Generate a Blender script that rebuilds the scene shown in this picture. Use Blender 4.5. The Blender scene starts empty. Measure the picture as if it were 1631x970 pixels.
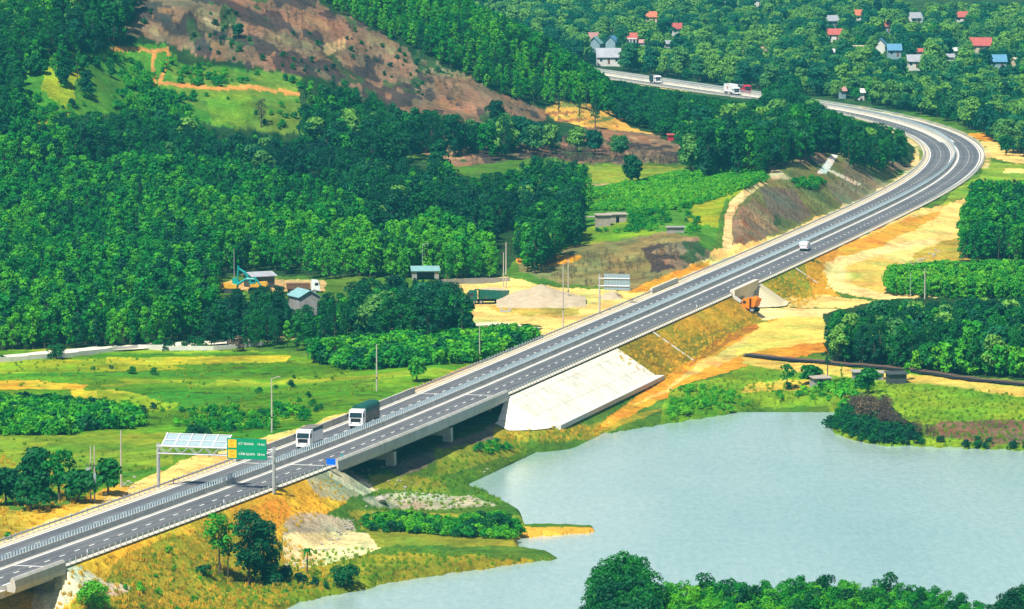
import bpy, math, random
import numpy as np

# ------------------------------------------------------------------ camera, sky, sun, exposure
F = 9000.0; YH = -350.0; CZ = 121.0                      # focal length in px of the 1631 px wide photo, horizon row, eye height
TH = math.atan((485 - YH) / F); CT, ST = math.cos(TH), math.sin(TH)
scene = bpy.context.scene
C = scene.collection
cam_d = bpy.data.cameras.new('camera'); cam = bpy.data.objects.new('camera', cam_d); C.objects.link(cam)
cam_d.sensor_width = 36; cam_d.lens = F / 1631 * 36; cam_d.clip_start = 5; cam_d.clip_end = 30000
cam.location = (0, 0, CZ); cam.rotation_euler = (math.pi / 2 - TH, 0, 0)
scene.camera = cam
SUN_EL, SUN_AZ = math.radians(56), math.radians(-148)     # azimuth clockwise from +Y: the sun stands to the left, a little to the camera's side
world = bpy.data.worlds.new('World'); scene.world = world; world.use_nodes = True
wn = world.node_tree.nodes; wl = world.node_tree.links
sky = wn.new('ShaderNodeTexSky'); sky.sky_type = 'NISHITA'; sky.sun_disc = False
sky.sun_elevation = SUN_EL; sky.sun_rotation = SUN_AZ; sky.air_density = 1.0; sky.dust_density = 1.2; sky.altitude = 100
wl.new(sky.outputs[0], wn['Background'].inputs[0]); wn['Background'].inputs[1].default_value = 0.068
sd = bpy.data.lights.new('sun', 'SUN'); sd.energy = 5.0; sd.angle = math.radians(0.5); sd.color = (1, 0.955, 0.87)
sun = bpy.data.objects.new('sun', sd); C.objects.link(sun)
# direction to the sun
sx, sy, sz = math.sin(SUN_AZ) * math.cos(SUN_EL), math.cos(SUN_AZ) * math.cos(SUN_EL), math.sin(SUN_EL)
sun.rotation_euler = (math.pi / 2 - SUN_EL, 0, math.pi - SUN_AZ)
scene.view_settings.view_transform = 'Standard'; scene.view_settings.look = 'None'
scene.view_settings.gamma = 1; scene.view_settings.exposure = 0.55
scene.render.engine = 'CYCLES'
scene.cycles.use_denoising = True
scene.cycles.max_bounces = 5; scene.cycles.diffuse_bounces = 2; scene.cycles.transmission_bounces = 3
scene.cycles.transparent_max_bounces = 4; scene.cycles.volume_bounces = 0

RNG = np.random.default_rng(7)
random.seed(7)

# ------------------------------------------------------------------ small helpers
def tag(o, label=None, cat=None, group=None, kind=None):
    if label: o['label'] = label
    if cat: o['category'] = cat
    if group: o['group'] = group
    if kind: o['kind'] = kind
    return o

def empty(name, loc, rz=0.0):
    o = bpy.data.objects.new(name, None); C.objects.link(o)
    o.location = loc; o.rotation_euler = (0, 0, rz); o.empty_display_size = 0.5
    return o

def copy_tree(o, parent=None):
    c = o.copy(); C.objects.link(c)
    if parent: c.parent = parent
    for ch in list(o.children): copy_tree(ch, c)
    return c

class MB:
    """collects boxes, prisms and tubes, then links them as one mesh object"""
    def __init__(s): s.v = []; s.f = []
    def add(s, vs, fs):
        n = len(s.v); s.v += [tuple(map(float, p)) for p in vs]; s.f += [tuple(i + n for i in f) for f in fs]; return s
    def box(s, x0, x1, y0, y1, z0, z1, rz=0, c=(0, 0, 0)):
        ca, sa = math.cos(rz), math.sin(rz)
        P = [(x, y, z) for z in (z0, z1) for x, y in ((x0, y0), (x1, y0), (x1, y1), (x0, y1))]
        P = [(c[0] + x * ca - y * sa, c[1] + x * sa + y * ca, c[2] + z) for x, y, z in P]
        return s.add(P, [(3, 2, 1, 0), (4, 5, 6, 7), (0, 1, 5, 4), (1, 2, 6, 5), (2, 3, 7, 6), (3, 0, 4, 7)])
    def prism(s, prof, y0, y1):
        """profile in x,z extruded along y"""
        n = len(prof)
        P = [(x, y0, z) for x, z in prof] + [(x, y1, z) for x, z in prof]
        return s.add(P, [tuple(range(n)), tuple(range(2 * n - 1, n - 1, -1))] + [(i, i + n, (i + 1) % n + n, (i + 1) % n) for i in range(n)])
    def xprism(s, prof, x0, x1):
        """profile in y,z extruded along x"""
        n = len(prof)
        P = [(x0, y, z) for y, z in prof] + [(x1, y, z) for y, z in prof]
        return s.add(P, [tuple(range(n - 1, -1, -1)), tuple(range(n, 2 * n))] + [(i, (i + 1) % n, (i + 1) % n + n, i + n) for i in range(n)])
    def tube(s, a, b, r0, r1=None, n=8):
        r1 = r0 if r1 is None else r1
        a = np.array(a, float); b = np.array(b, float); d = b - a; d /= np.linalg.norm(d) + 1e-9
        u = np.cross(d, (0, 0, 1.)); u = np.array((1., 0, 0)) if np.linalg.norm(u) < 1e-3 else u / np.linalg.norm(u)
        w = np.cross(d, u)
        P = []
        for c, r in ((a, r0), (b, r1)):
            for k in range(n):
                t = 2 * math.pi * k / n; P.append(c + r * (math.cos(t) * u + math.sin(t) * w))
        return s.add(P, [(k, (k + 1) % n, (k + 1) % n + n, k + n) for k in range(n)] + [tuple(range(n - 1, -1, -1)), tuple(range(n, 2 * n))])
    def path(s, pts, r0, r1, n=7):
        for i in range(len(pts) - 1):
            t0, t1 = i / (len(pts) - 1), (i + 1) / (len(pts) - 1)
            s.tube(pts[i], pts[i + 1], r0 + (r1 - r0) * t0, r0 + (r1 - r0) * t1, n)
        return s
    def build(s, name, mat, parent=None, smooth=False):
        me = bpy.data.meshes.new(name); me.from_pydata(s.v, [], s.f); me.update()
        if smooth: me.shade_smooth()
        me.materials.append(mat)
        o = bpy.data.objects.new(name, me); C.objects.link(o)
        if parent: o.parent = parent
        return o

def mesh_np(name, V, Q, mat, parent=None, attrs=None, link=True, smooth=False):
    """quads/tris from numpy"""
    me = bpy.data.meshes.new(name)
    V = np.asarray(V, np.float32); Q = np.asarray(Q, np.int32); k = Q.shape[1]
    me.vertices.add(len(V)); me.vertices.foreach_set('co', V.ravel())
    me.loops.add(Q.size); me.loops.foreach_set('vertex_index', Q.ravel())
    me.polygons.add(len(Q)); me.polygons.foreach_set('loop_start', np.arange(0, Q.size, k, dtype=np.int32))
    if smooth: me.polygons.foreach_set('use_smooth', np.ones(len(Q), bool))
    for an, arr in (attrs or {}).items():
        if arr.ndim == 2 and arr.shape[1] == 4:
            a = me.attributes.new(an, 'FLOAT_COLOR', 'POINT'); a.data.foreach_set('color', arr.astype(np.float32).ravel())
        else:
            a = me.attributes.new(an, 'FLOAT', 'POINT'); a.data.foreach_set('value', arr.astype(np.float32).ravel())
    me.update(calc_edges=True)
    me.materials.append(mat)
    if not link: return me
    o = bpy.data.objects.new(name, me); C.objects.link(o)
    if parent: o.parent = parent
    return o

# ------------------------------------------------------------------ materials
def mat_new(name):
    m = bpy.data.materials.new(name); m.use_nodes = True
    return m, m.node_tree.nodes, m.node_tree.links, m.node_tree.nodes['Principled BSDF']

def noise(n, l, scale, detail=4, rough=0.6, vec=None, coord='Object', stretch=None):
    t = n.new('ShaderNodeTexNoise'); t.inputs['Scale'].default_value = scale
    t.inputs['Detail'].default_value = detail; t.inputs['Roughness'].default_value = rough
    if vec is None:
        tc = n.new('ShaderNodeTexCoord'); vec = tc.outputs[coord]
    if stretch:
        mp = n.new('ShaderNodeMapping'); mp.inputs['Scale'].default_value = stretch; l.new(vec, mp.inputs[0]); vec = mp.outputs[0]
    l.new(vec, t.inputs['Vector'])
    return t.outputs['Fac']

def ramp(n, l, fac, stops):
    r = n.new('ShaderNodeValToRGB'); e = r.color_ramp.elements
    while len(e) < len(stops): e.new(0.5)
    for i, (p, c) in enumerate(stops):
        e[i].position = p; e[i].color = (*c, 1) if len(c) == 3 else c
    l.new(fac, r.inputs[0]); return r.outputs[0]

def mulc(n, l, a, b, f=1.0, mode='MULTIPLY'):
    x = n.new('ShaderNodeMix'); x.data_type = 'RGBA'; x.blend_type = mode; x.inputs[0].default_value = f
    l.new(a, x.inputs[6]) if not isinstance(a, tuple) else setattr(x.inputs[6], 'default_value', a)
    l.new(b, x.inputs[7]) if not isinstance(b, tuple) else setattr(x.inputs[7], 'default_value', b)
    return x.outputs[2]

def plain(name, col, rough=0.6, var=0.18, scale=1.5, metal=0.0, spec=0.3, dirt=None, stretch=None):
    """a painted, concrete or metal surface: base colour broken by grime noise"""
    m, n, l, b = mat_new(name)
    g = ramp(n, l, noise(n, l, scale, 5, stretch=stretch), [(0.3, (1 - var,) * 3), (0.7, (1 + var * 0.3,) * 3)])
    c = mulc(n, l, (*col, 1), g)
    if dirt:
        f = noise(n, l, scale * 0.35, 6, stretch=stretch)
        mx = n.new('ShaderNodeMix'); mx.data_type = 'RGBA'
        l.new(ramp(n, l, f, [(0.48, (0,) * 3), (0.7, (0.8,) * 3)]), mx.inputs[0]); l.new(c, mx.inputs[6]); mx.inputs[7].default_value = (*dirt, 1); c = mx.outputs[2]
    l.new(c, b.inputs['Base Color']); b.inputs['Roughness'].default_value = rough
    b.inputs['Metallic'].default_value = metal; b.inputs['Specular IOR Level'].default_value = spec
    return m

M = {}
M['white_paint'] = plain('white_paint', (0.8, 0.8, 0.8), 0.35, 0.08)
M['dark_glass'] = plain('dark_glass', (0.01, 0.03, 0.035), 0.08, 0.05, spec=0.6)
M['black'] = plain('black', (0.012, 0.014, 0.016), 0.6, 0.1)
M['rubber'] = plain('rubber', (0.02, 0.02, 0.02), 0.85, 0.2)
M['rim'] = plain('rim', (0.35, 0.35, 0.34), 0.5, 0.2)
M['tarp_green'] = plain('tarp_green', (0.01, 0.1, 0.075), 0.6, 0.35, 2)
M['tarp_dark'] = plain('tarp_dark', (0.02, 0.07, 0.075), 0.55, 0.25, 2)
M['bed_grey'] = plain('bed_grey', (0.22, 0.2, 0.17), 0.6, 0.35, 1.2, dirt=(0.12, 0.1, 0.07))
M['bed_brown'] = plain('bed_brown', (0.2, 0.1, 0.06), 0.7, 0.3, 2)
M['dump_green'] = plain('dump_green', (0.01, 0.13, 0.085), 0.5, 0.3, 1.5, dirt=(0.1, 0.12, 0.07))
M['teal_paint'] = plain('teal_paint', (0.01, 0.33, 0.31), 0.4, 0.15)
M['yellow_paint'] = plain('yellow_paint', (0.75, 0.4, 0.03), 0.5, 0.2)
M['orange_paint'] = plain('orange_paint', (0.72, 0.22, 0.01), 0.55, 0.2)
M['red_paint'] = plain('red_paint', (0.55, 0.02, 0.05), 0.4, 0.15)
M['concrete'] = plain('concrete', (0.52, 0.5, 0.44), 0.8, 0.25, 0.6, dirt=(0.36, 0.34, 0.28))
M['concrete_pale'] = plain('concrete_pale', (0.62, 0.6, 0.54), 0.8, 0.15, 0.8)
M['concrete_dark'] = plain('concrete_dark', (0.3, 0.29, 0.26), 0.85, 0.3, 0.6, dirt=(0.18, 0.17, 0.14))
M['galv'] = plain('galv', (0.5, 0.52, 0.52), 0.45, 0.15, 2, metal=0.3)
M['fin'] = plain('fin', (0.5, 0.62, 0.66), 0.5, 0.15, 2)
M['sign_green'] = plain('sign_green', (0.0, 0.26, 0.11), 0.45, 0.06)
M['sign_yellow'] = plain('sign_yellow', (0.85, 0.5, 0.01), 0.45, 0.05)
M['sign_blue'] = plain('sign_blue', (0.0, 0.13, 0.7), 0.45, 0.05)
M['sign_mark'] = plain('sign_mark', (0.6, 0.18, 0.01), 0.5, 0.03)
M['sign_back'] = plain('sign_back', (0.26, 0.36, 0.38), 0.5, 0.15, 3)
M['roof_red'] = plain('roof_red', (0.46, 0.1, 0.08), 0.75, 0.25, 0.8)
M['roof_orange'] = plain('roof_orange', (0.6, 0.17, 0.08), 0.75, 0.25, 0.8)
M['roof_pink'] = plain('roof_pink', (0.5, 0.25, 0.22), 0.75, 0.25, 0.8)
M['roof_blue'] = plain('roof_blue', (0.1, 0.27, 0.42), 0.6, 0.2, 0.8)
M['roof_grey'] = plain('roof_grey', (0.36, 0.37, 0.4), 0.7, 0.25, 0.6)
M['roof_teal'] = plain('roof_teal', (0.22, 0.42, 0.42), 0.6, 0.2, 0.8)
M['wall_white'] = plain('wall_white', (0.7, 0.68, 0.62), 0.8, 0.2, 0.8)
M['wall_cream'] = plain('wall_cream', (0.6, 0.5, 0.33), 0.8, 0.2, 0.8)
M['wall_grey'] = plain('wall_grey', (0.36, 0.35, 0.33), 0.85, 0.3, 0.8, dirt=(0.2, 0.2, 0.17))
M['wall_brick'] = plain('wall_brick', (0.4, 0.34, 0.28), 0.9, 0.3, 1.5)
M['wall_blue'] = plain('wall_blue', (0.26, 0.38, 0.42), 0.8, 0.2, 0.8)
M['rock'] = plain('rock', (0.4, 0.37, 0.31), 0.95, 0.35, 1.0)
M['sand_pile'] = plain('sand_pile', (0.47, 0.38, 0.25), 0.95, 0.25, 0.7)
M['steel_dark'] = plain('steel_dark', (0.06, 0.07, 0.07), 0.6, 0.3, 1)
M['pole'] = plain('pole', (0.45, 0.42, 0.36), 0.85, 0.2, 1)
M['bark'] = plain('bark', (0.1, 0.085, 0.06), 0.95, 0.3, 3)
M['line'] = plain('line', (0.82, 0.8, 0.72), 0.7, 0.12, 1.2)
M['road_shoulder'] = plain('road_shoulder', (0.6, 0.52, 0.36), 0.85, 0.2, 0.5)
M['kerb'] = plain('kerb', (0.68, 0.62, 0.48), 0.85, 0.15, 0.7)

def asphalt_mat():
    m, n, l, b = mat_new('asphalt')
    big = ramp(n, l, noise(n, l, 0.06, 4), [(0.35, (0.095, 0.1, 0.108)), (0.65, (0.135, 0.138, 0.138))])
    fine = ramp(n, l, noise(n, l, 2.2, 6, 0.7), [(0.3, (0.72,) * 3), (0.72, (1.28,) * 3)])
    at_ = n.new('ShaderNodeAttribute'); at_.attribute_name = 'across'      # metres from the centre line: worn wheel tracks
    sn = n.new('ShaderNodeMath'); sn.operation = 'MULTIPLY'; sn.inputs[1].default_value = 2 * math.pi / 1.75; l.new(at_.outputs['Fac'], sn.inputs[0])
    s2 = n.new('ShaderNodeMath'); s2.operation = 'COSINE'; l.new(sn.outputs[0], s2.inputs[0])
    s3 = n.new('ShaderNodeMath'); s3.operation = 'MULTIPLY_ADD'; s3.inputs[1].default_value = 0.5; s3.inputs[2].default_value = 0.5; l.new(s2.outputs[0], s3.inputs[0])
    tr = ramp(n, l, s3.outputs[0], [(0.2, (0.84,) * 3), (0.8, (1.1,) * 3)])
    pt = ramp(n, l, noise(n, l, 0.35, 5, 0.7), [(0.3, (0.8,) * 3), (0.45, (1,) * 3), (0.62, (1,) * 3), (0.75, (1.15,) * 3)])
    l.new(mulc(n, l, mulc(n, l, mulc(n, l, big, fine), tr), pt), b.inputs['Base Color']); b.inputs['Roughness'].default_value = 0.75
    return m
M['asphalt'] = asphalt_mat()

def leaf_mat(name, dark, mid, light, var=1.0):
    """leaves: colour differs from tree to tree and from stand to stand"""
    m, n, l, b = mat_new(name)
    oi = n.new('ShaderNodeObjectInfo')
    nz = noise(n, l, 0.012, 2, 0.5, vec=oi.outputs['Location'])
    ad = n.new('ShaderNodeMath'); ad.operation = 'MULTIPLY_ADD'; l.new(oi.outputs['Random'], ad.inputs[0]); ad.inputs[1].default_value = 0.55 * var
    a2 = n.new('ShaderNodeMath'); a2.operation = 'MULTIPLY_ADD'; l.new(nz, a2.inputs[0]); a2.inputs[1].default_value = 1.1; a2.inputs[2].default_value = -0.28
    l.new(a2.outputs[0], ad.inputs[2])
    c = ramp(n, l, ad.outputs[0], [(0.1, dark), (0.45, mid), (0.85, light)])
    geo = n.new('ShaderNodeNewGeometry')
    c = mulc(n, l, c, ramp(n, l, noise(n, l, 0.9, 3, vec=geo.outputs['Position']), [(0.3, (0.7,) * 3), (0.7, (1.3,) * 3)]))
    tr = n.new('ShaderNodeBsdfTranslucent'); l.new(c, tr.inputs[0])
    mx = n.new('ShaderNodeMixShader'); mx.inputs[0].default_value = 0.27
    l.new(c, b.inputs['Base Color']); b.inputs['Roughness'].default_value = 0.6; b.inputs['Specular IOR Level'].default_value = 0.18
    l.new(b.outputs[0], mx.inputs[1]); l.new(tr.outputs[0], mx.inputs[2]); l.new(mx.outputs[0], n['Material Output'].inputs[0])
    return m
M['leaf_acacia'] = leaf_mat('leaf_acacia', (0.003, 0.1, 0.027), (0.012, 0.24, 0.016), (0.1, 0.44, 0.005))
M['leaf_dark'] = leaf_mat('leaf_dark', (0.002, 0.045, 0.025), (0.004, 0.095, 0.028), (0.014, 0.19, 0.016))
M['leaf_young'] = leaf_mat('leaf_young', (0.015, 0.22, 0.02), (0.05, 0.36, 0.01), (0.16, 0.5, 0.008))
M['leaf_village'] = leaf_mat('leaf_village', (0.003, 0.08, 0.045), (0.01, 0.15, 0.05), (0.16, 0.38, 0.045), 1.3)
M['leaf_dry'] = leaf_mat('leaf_dry', (0.06, 0.04, 0.035), (0.11, 0.075, 0.055), (0.2, 0.15, 0.08))
M['weed'] = leaf_mat('weed', (0.07, 0.24, 0.015), (0.16, 0.34, 0.012), (0.3, 0.4, 0.02))
M['grass_dry'] = leaf_mat('grass_dry', (0.42, 0.36, 0.02), (0.66, 0.46, 0.03), (0.8, 0.5, 0.04))

def ground_mat():
    m, n, l, b = mat_new('ground')
    at_ = n.new('ShaderNodeAttribute'); at_.attribute_name = 'Col'
    g1 = ramp(n, l, noise(n, l, 0.09, 5, 0.65), [(0.3, (0.72, 0.78, 0.8)), (0.7, (1.22, 1.15, 1.1))])
    g2 = ramp(n, l, noise(n, l, 0.8, 6, 0.7), [(0.28, (0.55, 0.62, 0.62)), (0.5, (1.0,) * 3), (0.74, (1.4, 1.33, 1.22))])
    g3 = ramp(n, l, noise(n, l, 3.2, 4, 0.8), [(0.3, (0.6, 0.66, 0.66)), (0.7, (1.4, 1.34, 1.25))])
    c = mulc(n, l, at_.outputs['Color'], g1); c = mulc(n, l, c, g2); c = mulc(n, l, c, g3)
    l.new(c, b.inputs['Base Color']); b.inputs['Roughness'].default_value = 0.95; b.inputs['Specular IOR Level'].default_value = 0.05
    bp = n.new('ShaderNodeBump'); bp.inputs['Strength'].default_value = 0.9; bp.inputs['Distance'].default_value = 0.5
    l.new(noise(n, l, 0.7, 6, 0.7), bp.inputs['Height']); l.new(bp.outputs[0], b.inputs['Normal'])
    return m
M['ground'] = ground_mat()

def water_mat(name, col, rough=0.12):
    m, n, l, b = mat_new(name)
    v = ramp(n, l, noise(n, l, 0.014, 4, 0.6, stretch=(1, 0.3, 1)), [(0.32, (0.72, 0.84, 0.86)), (0.5, (0.95, 0.98, 0.97)), (0.68, (1.14, 1.06, 1.02))])
    w = ramp(n, l, noise(n, l, 0.9, 5, 0.75, stretch=(1, 0.25, 1)), [(0.3, (0.8, 0.86, 0.88)), (0.7, (1.15, 1.1, 1.1))])
    l.new(mulc(n, l, mulc(n, l, (*col, 1), v), w), b.inputs['Base Color'])
    b.inputs['Roughness'].default_value = rough; b.inputs['IOR'].default_value = 1.33; b.inputs['Specular IOR Level'].default_value = 0.5
    bp = n.new('ShaderNodeBump'); bp.inputs['Strength'].default_value = 0.45; bp.inputs['Distance'].default_value = 0.12
    l.new(noise(n, l, 0.9, 6, 0.7, stretch=(1, 0.45, 1)), bp.inputs['Height']); l.new(bp.outputs[0], b.inputs['Normal'])
    return m
M['water'] = water_mat('water', (0.34, 0.47, 0.43))
M['pond'] = water_mat('pond', (0.2, 0.24, 0.13))

# ------------------------------------------------------------------ from the photograph to the ground: which direction a pixel looks, where a point lands
def ray(px, py):
    up = 485 - py; dx = px - 815.5
    return dx, F * CT + up * ST, -F * ST + up * CT
def at_z(px, py, z):
    d = ray(px, py); k = (z - CZ) / d[2]; return d[0] * k, d[1] * k
def project(X, Y, Z):
    dz = Z - CZ; zc = Y * CT - dz * ST; yc = Y * ST + dz * CT
    return 815.5 + F * X / zc, 485 - F * yc / zc
def inside(poly, X, Y):
    X = np.asarray(X); Y = np.asarray(Y); r = np.zeros(X.shape, bool); n = len(poly); j = n - 1
    for i in range(n):
        xi, yi = poly[i]; xj, yj = poly[j]
        if yi != yj:
            r ^= ((yi > Y) != (yj > Y)) & (X < (xj - xi) * (Y - yi) / (yj - yi) + xi)
        j = i
    return r
def seg_dist(line, X, Y, ky=1.0):
    best = np.full(np.shape(X), 1e9)
    for (x0, y0), (x1, y1) in zip(line[:-1], line[1:]):
        dx, dy = x1 - x0, (y1 - y0) * ky
        t = np.clip(((X - x0) * dx + (Y - y0) * ky * dy) / (dx * dx + dy * dy + 1e-9), 0, 1)
        best = np.minimum(best, np.hypot(X - x0 - t * dx, (Y - y0) * ky - t * dy))
    return best
def vnoise(x, y, seed=0):
    """value noise for terrain and for ragged edges"""
    xi = np.floor(x).astype(np.int64); yi = np.floor(y).astype(np.int64); fx = x - xi; fy = y - yi
    fx = fx * fx * (3 - 2 * fx); fy = fy * fy * (3 - 2 * fy)
    def h(a, b):
        v = (a * 374761393 + b * 668265263 + seed * 974711) & 0xffffffff
        v = ((v ^ (v >> 13)) * 1274126177) & 0xffffffff
        return ((v ^ (v >> 16)) & 0xffff) / 65535.0
    return (h(xi, yi) * (1 - fx) + h(xi + 1, yi) * fx) * (1 - fy) + (h(xi, yi + 1) * (1 - fx) + h(xi + 1, yi + 1) * fx) * fy - 0.5

# ------------------------------------------------------------------ the road's centre line
ZR = 9.0
MED = [(0, 906.5), (120, 864), (240, 822), (540, 712.5), (660, 663), (780, 612.5), (880, 568), (1000, 517), (1120, 465), (1298, 386), (1430, 324.5),
       (1496, 290), (1529, 262), (1536, 242), (1514, 219), (1463, 200), (1397, 182), (1298, 165), (1190, 152), (1094, 137.5), (981, 121)]
mp_ = np.array([at_z(x, y, ZR) for x, y in MED])
d0 = mp_[3] - mp_[0]; d0 /= np.hypot(*d0); d1 = mp_[-1] - mp_[-3]; d1 /= np.hypot(*d1)
mp_ = np.vstack([mp_[0] - d0 * 150, mp_[0] - d0 * 60, mp_, mp_[-1] + d1 * 300])
YY = np.arange(mp_[0, 1], mp_[-1, 1], 2.0)
XX = np.interp(YY, mp_[:, 1], mp_[:, 0])
for _ in range(4):
    k = np.ones(41) / 41; XX = np.convolve(np.pad(XX, 20, mode='reflect', reflect_type='odd'), k, 'valid')
HD = np.arctan2(np.gradient(YY), np.gradient(XX))          # heading
XX = XX - 1.0 * np.sin(HD)                                  # from the white median line to the centre line
SS = np.concatenate([[0], np.cumsum(np.hypot(np.diff(XX), np.diff(YY)))])
def road_sd(X, Y):
    """station and signed offset (positive on the side of the lake) of a point"""
    h = np.interp(Y, YY, HD); dx = X - np.interp(Y, YY, XX)
    y2 = Y - 0 * dx
    return np.interp(y2, YY, SS) + dx * np.cos(h), dx * np.sin(h)
def road_pt(s, t):
    x = np.interp(s, SS, XX); y = np.interp(s, SS, YY); h = np.interp(s, SS, HD)
    return x + t * np.sin(h), y - t * np.cos(h), h
def station(px, py, z=ZR):
    X, Y = at_z(px, py, z); return float(road_sd(np.array(X), np.array(Y))[0])
B0_END = station(84, 903); B1_A = station(529, 742); B1_B = station(797, 630); UP_A = station(1158, 470); UP_B = station(1197, 453); UP_S = UP_A + 6.5; UP_W = 3.2
W_R = 8.7

# ------------------------------------------------------------------ heights: points read off the photograph, joined smoothly, then the road's fill and cuttings and the lake
CTRL = [  # px, py, ground height
 (-100, 900, 5), (0, 850, 6.5), (150, 790, 7), (300, 740, 7.4), (440, 690, 7.6), (560, 640, 7.3), (700, 585, 7.2), (850, 530, 7.6), (1000, 470, 7.8), (1100, 430, 8.2), (1160, 402, 8.8),
 (-100, 700, 3.5), (100, 700, 3), (250, 690, 3.2), (400, 650, 4), (0, 620, 4), (250, 610, 4), (450, 600, 4.2), (650, 570, 5), (800, 530, 6),
 (-50, 570, 5), (200, 556, 5), (400, 545, 5.3), (600, 522, 5.6), (760, 512, 6.2), (850, 490, 6.8), (700, 460, 7), (780, 450, 7.3), (900, 440, 8),
 (-50, 450, 9), (0, 400, 12), (200, 450, 8.5), (200, 350, 14), (450, 420, 9), (450, 330, 14), (600, 450, 7.5), (650, 350, 12), (800, 380, 10),
 (-80, 300, 19), (0, 230, 27), (200, 230, 24), (400, 220, 23), (600, 230, 20), (750, 260, 17), (900, 300, 14), (930, 350, 12.5), (880, 400, 10.5), (1000, 430, 8.2), (950, 400, 11), (1050, 410, 12), (1100, 395, 12.5), (1110, 370, 14), (1000, 350, 14),
 (-80, 100, 43), (0, 60, 48), (200, 100, 42), (300, 100, 41), (400, 150, 34), (500, 150, 33), (500, 60, 46), (300, 10, 56), (420, 0, 56), (100, 0, 60),
 (600, 130, 33), (700, 170, 26), (600, 40, 48), (700, 60, 44), (800, 100, 36), (860, 160, 24), (870, 210, 18), (740, 12, 50), (870, 90, 37), (960, 150, 23),
 (980, 190, 18), (1070, 215, 14.5), (1000, 250, 14.5), (1100, 260, 14), (1060, 310, 15), (1180, 290, 17), (1200, 255, 17),
 (1213, 288, 20), (1250, 242, 20.5), (1330, 248, 19), (1280, 290, 17.5), (1400, 265, 13), (1440, 255, 10), (1300, 215, 13), (1400, 215, 11),
 (1100, 175, 11), (1000, 150, 12), (1200, 165, 11),
 (600, 800, 2.2), (560, 770, 3.5), (450, 830, 2.8), (450, 900, 1.2), (250, 900, 2.5), (150, 930, 3), (50, 960, 2), (0, 1000, 1), (300, 960, 1.2), (700, 800, 1.6), (780, 850, 1), (700, 745, 1.6), (640, 765, 2.4), (650, 735, 1.2), (628, 728, 4.6), (706, 694, 4.6), (665, 712, 4.6), (590, 735, 5.0), (640, 700, 4.8), (560, 745, 4.6), (760, 680, 3.6), (780, 690, 2.4),
 (830, 685, 1.6), (900, 690, 1), (1040, 615, 2.4), (1050, 660, 1), (1100, 610, 2.4), (1200, 600, 2), (1200, 520, 4.0), (1150, 560, 3.2), (1300, 500, 4.2), (1280, 540, 4.0), (1210, 495, 4.3), (1260, 495, 4.5), (1300, 430, 6.0), (1280, 470, 5),
 (1400, 440, 5.5), (1450, 400, 6.5), (1380, 400, 8), (1500, 340, 7.5), (1600, 300, 8), (1631, 230, 8.5), (1700, 270, 8.5), (1600, 350, 7), (1700, 400, 6.5),
 (1500, 470, 5), (1650, 470, 5.5), (1400, 540, 4), (1600, 560, 4.2), (1300, 580, 3.6), (1450, 590, 4), (1631, 615, 4.2), (1400, 620, 2.6), (1600, 660, 2), (1350, 630, 1.5), (1500, 700, 1), (1700, 700, 1.2),
]
cx = []
for px, py, z in CTRL:
    X, Y = at_z(px, py, z); cx.append((X, Y, z))
cx += [(X, Y, z) for X, Y, z in [
 (-60, 1830, 66), (-110, 1850, 82), (-160, 1850, 88), (-230, 1750, 75), (-60, 1930, 50), (-130, 2050, 50), (-10, 1960, 24), (40, 1920, 13), (30, 2010, 10), (-50, 2120, 18), (-200, 2250, 25),
 (-250, 1500, 30), (-250, 1250, 12), (-200, 1000, 5), (-150, 800, 4), (-250, 500, 3), (0, 500, 2), (250, 500, 2), (0, 740, 2), (80, 740, 2.5), (-60, 740, 1.5), (60, 790, 1.6), (100, 790, 1.6), (20, 790, 1.6),
 (60, 2150, 9), (60, 2300, 9), (150, 2200, 9), (250, 2200, 9), (0, 2500, 9), (150, 2500, 9), (300, 2600, 9), (-150, 2600, 12), (0, 3000, 10), (300, 3000, 10), (-200, 3000, 12), (180, 1900, 9), (250, 1800, 9), (120, 2050, 9), (350, 1500, 7), (300, 1100, 4), (250, 800, 1)]]
CXA = np.array(cx); KY = 0.33
def _kern(ax, ay, bx, by): return np.hypot(ax[:, None] - bx[None], (ay[:, None] - by[None]) * KY)
n_ = len(CXA); A = np.zeros((n_ + 3, n_ + 3)); A[:n_, :n_] = _kern(CXA[:, 0], CXA[:, 1], CXA[:, 0], CXA[:, 1]) - 1.5 * np.eye(n_)
P_ = np.c_[np.ones(n_), CXA[:, 0] / 100, CXA[:, 1] / 1000]; A[:n_, n_:] = P_; A[n_:, :n_] = P_.T
WT = np.linalg.solve(A, np.r_[CXA[:, 2], 0, 0, 0])
LAKE = [(440, 978), (470, 962), (520, 950), (590, 938), (610, 930), (700, 916), (800, 902), (888, 890), (870, 881), (828, 876), (822, 858), (880, 853), (948, 848), (944, 840), (870, 837), (836, 838), (828, 815), (800, 800),
        (775, 788), (740, 775), (712, 763), (745, 752), (778, 745), (776, 736), (770, 728), (800, 720), (830, 713), (818, 706), (900, 702), (940, 693), (985, 687), (1060, 675), (1150, 662), (1190, 652), (1212, 640), (1260, 636), (1320, 640),
        (1335, 652), (1318, 676), (1330, 690), (1360, 702), (1410, 709), (1500, 713), (1631, 718), (1900, 722), (2300, 730), (2500, 760), (2500, 960), (2200, 1000), (1900, 1010), (1500, 1014), (1300, 1008), (1100, 1010), (960, 1012), (930, 1060), (400, 1100), (400, 990)]
POND = [(105, 712), (150, 703), (240, 700), (330, 702), (330, 716), (250, 728), (180, 738), (125, 736), (108, 725)]
POND_Z = 2.6

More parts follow.
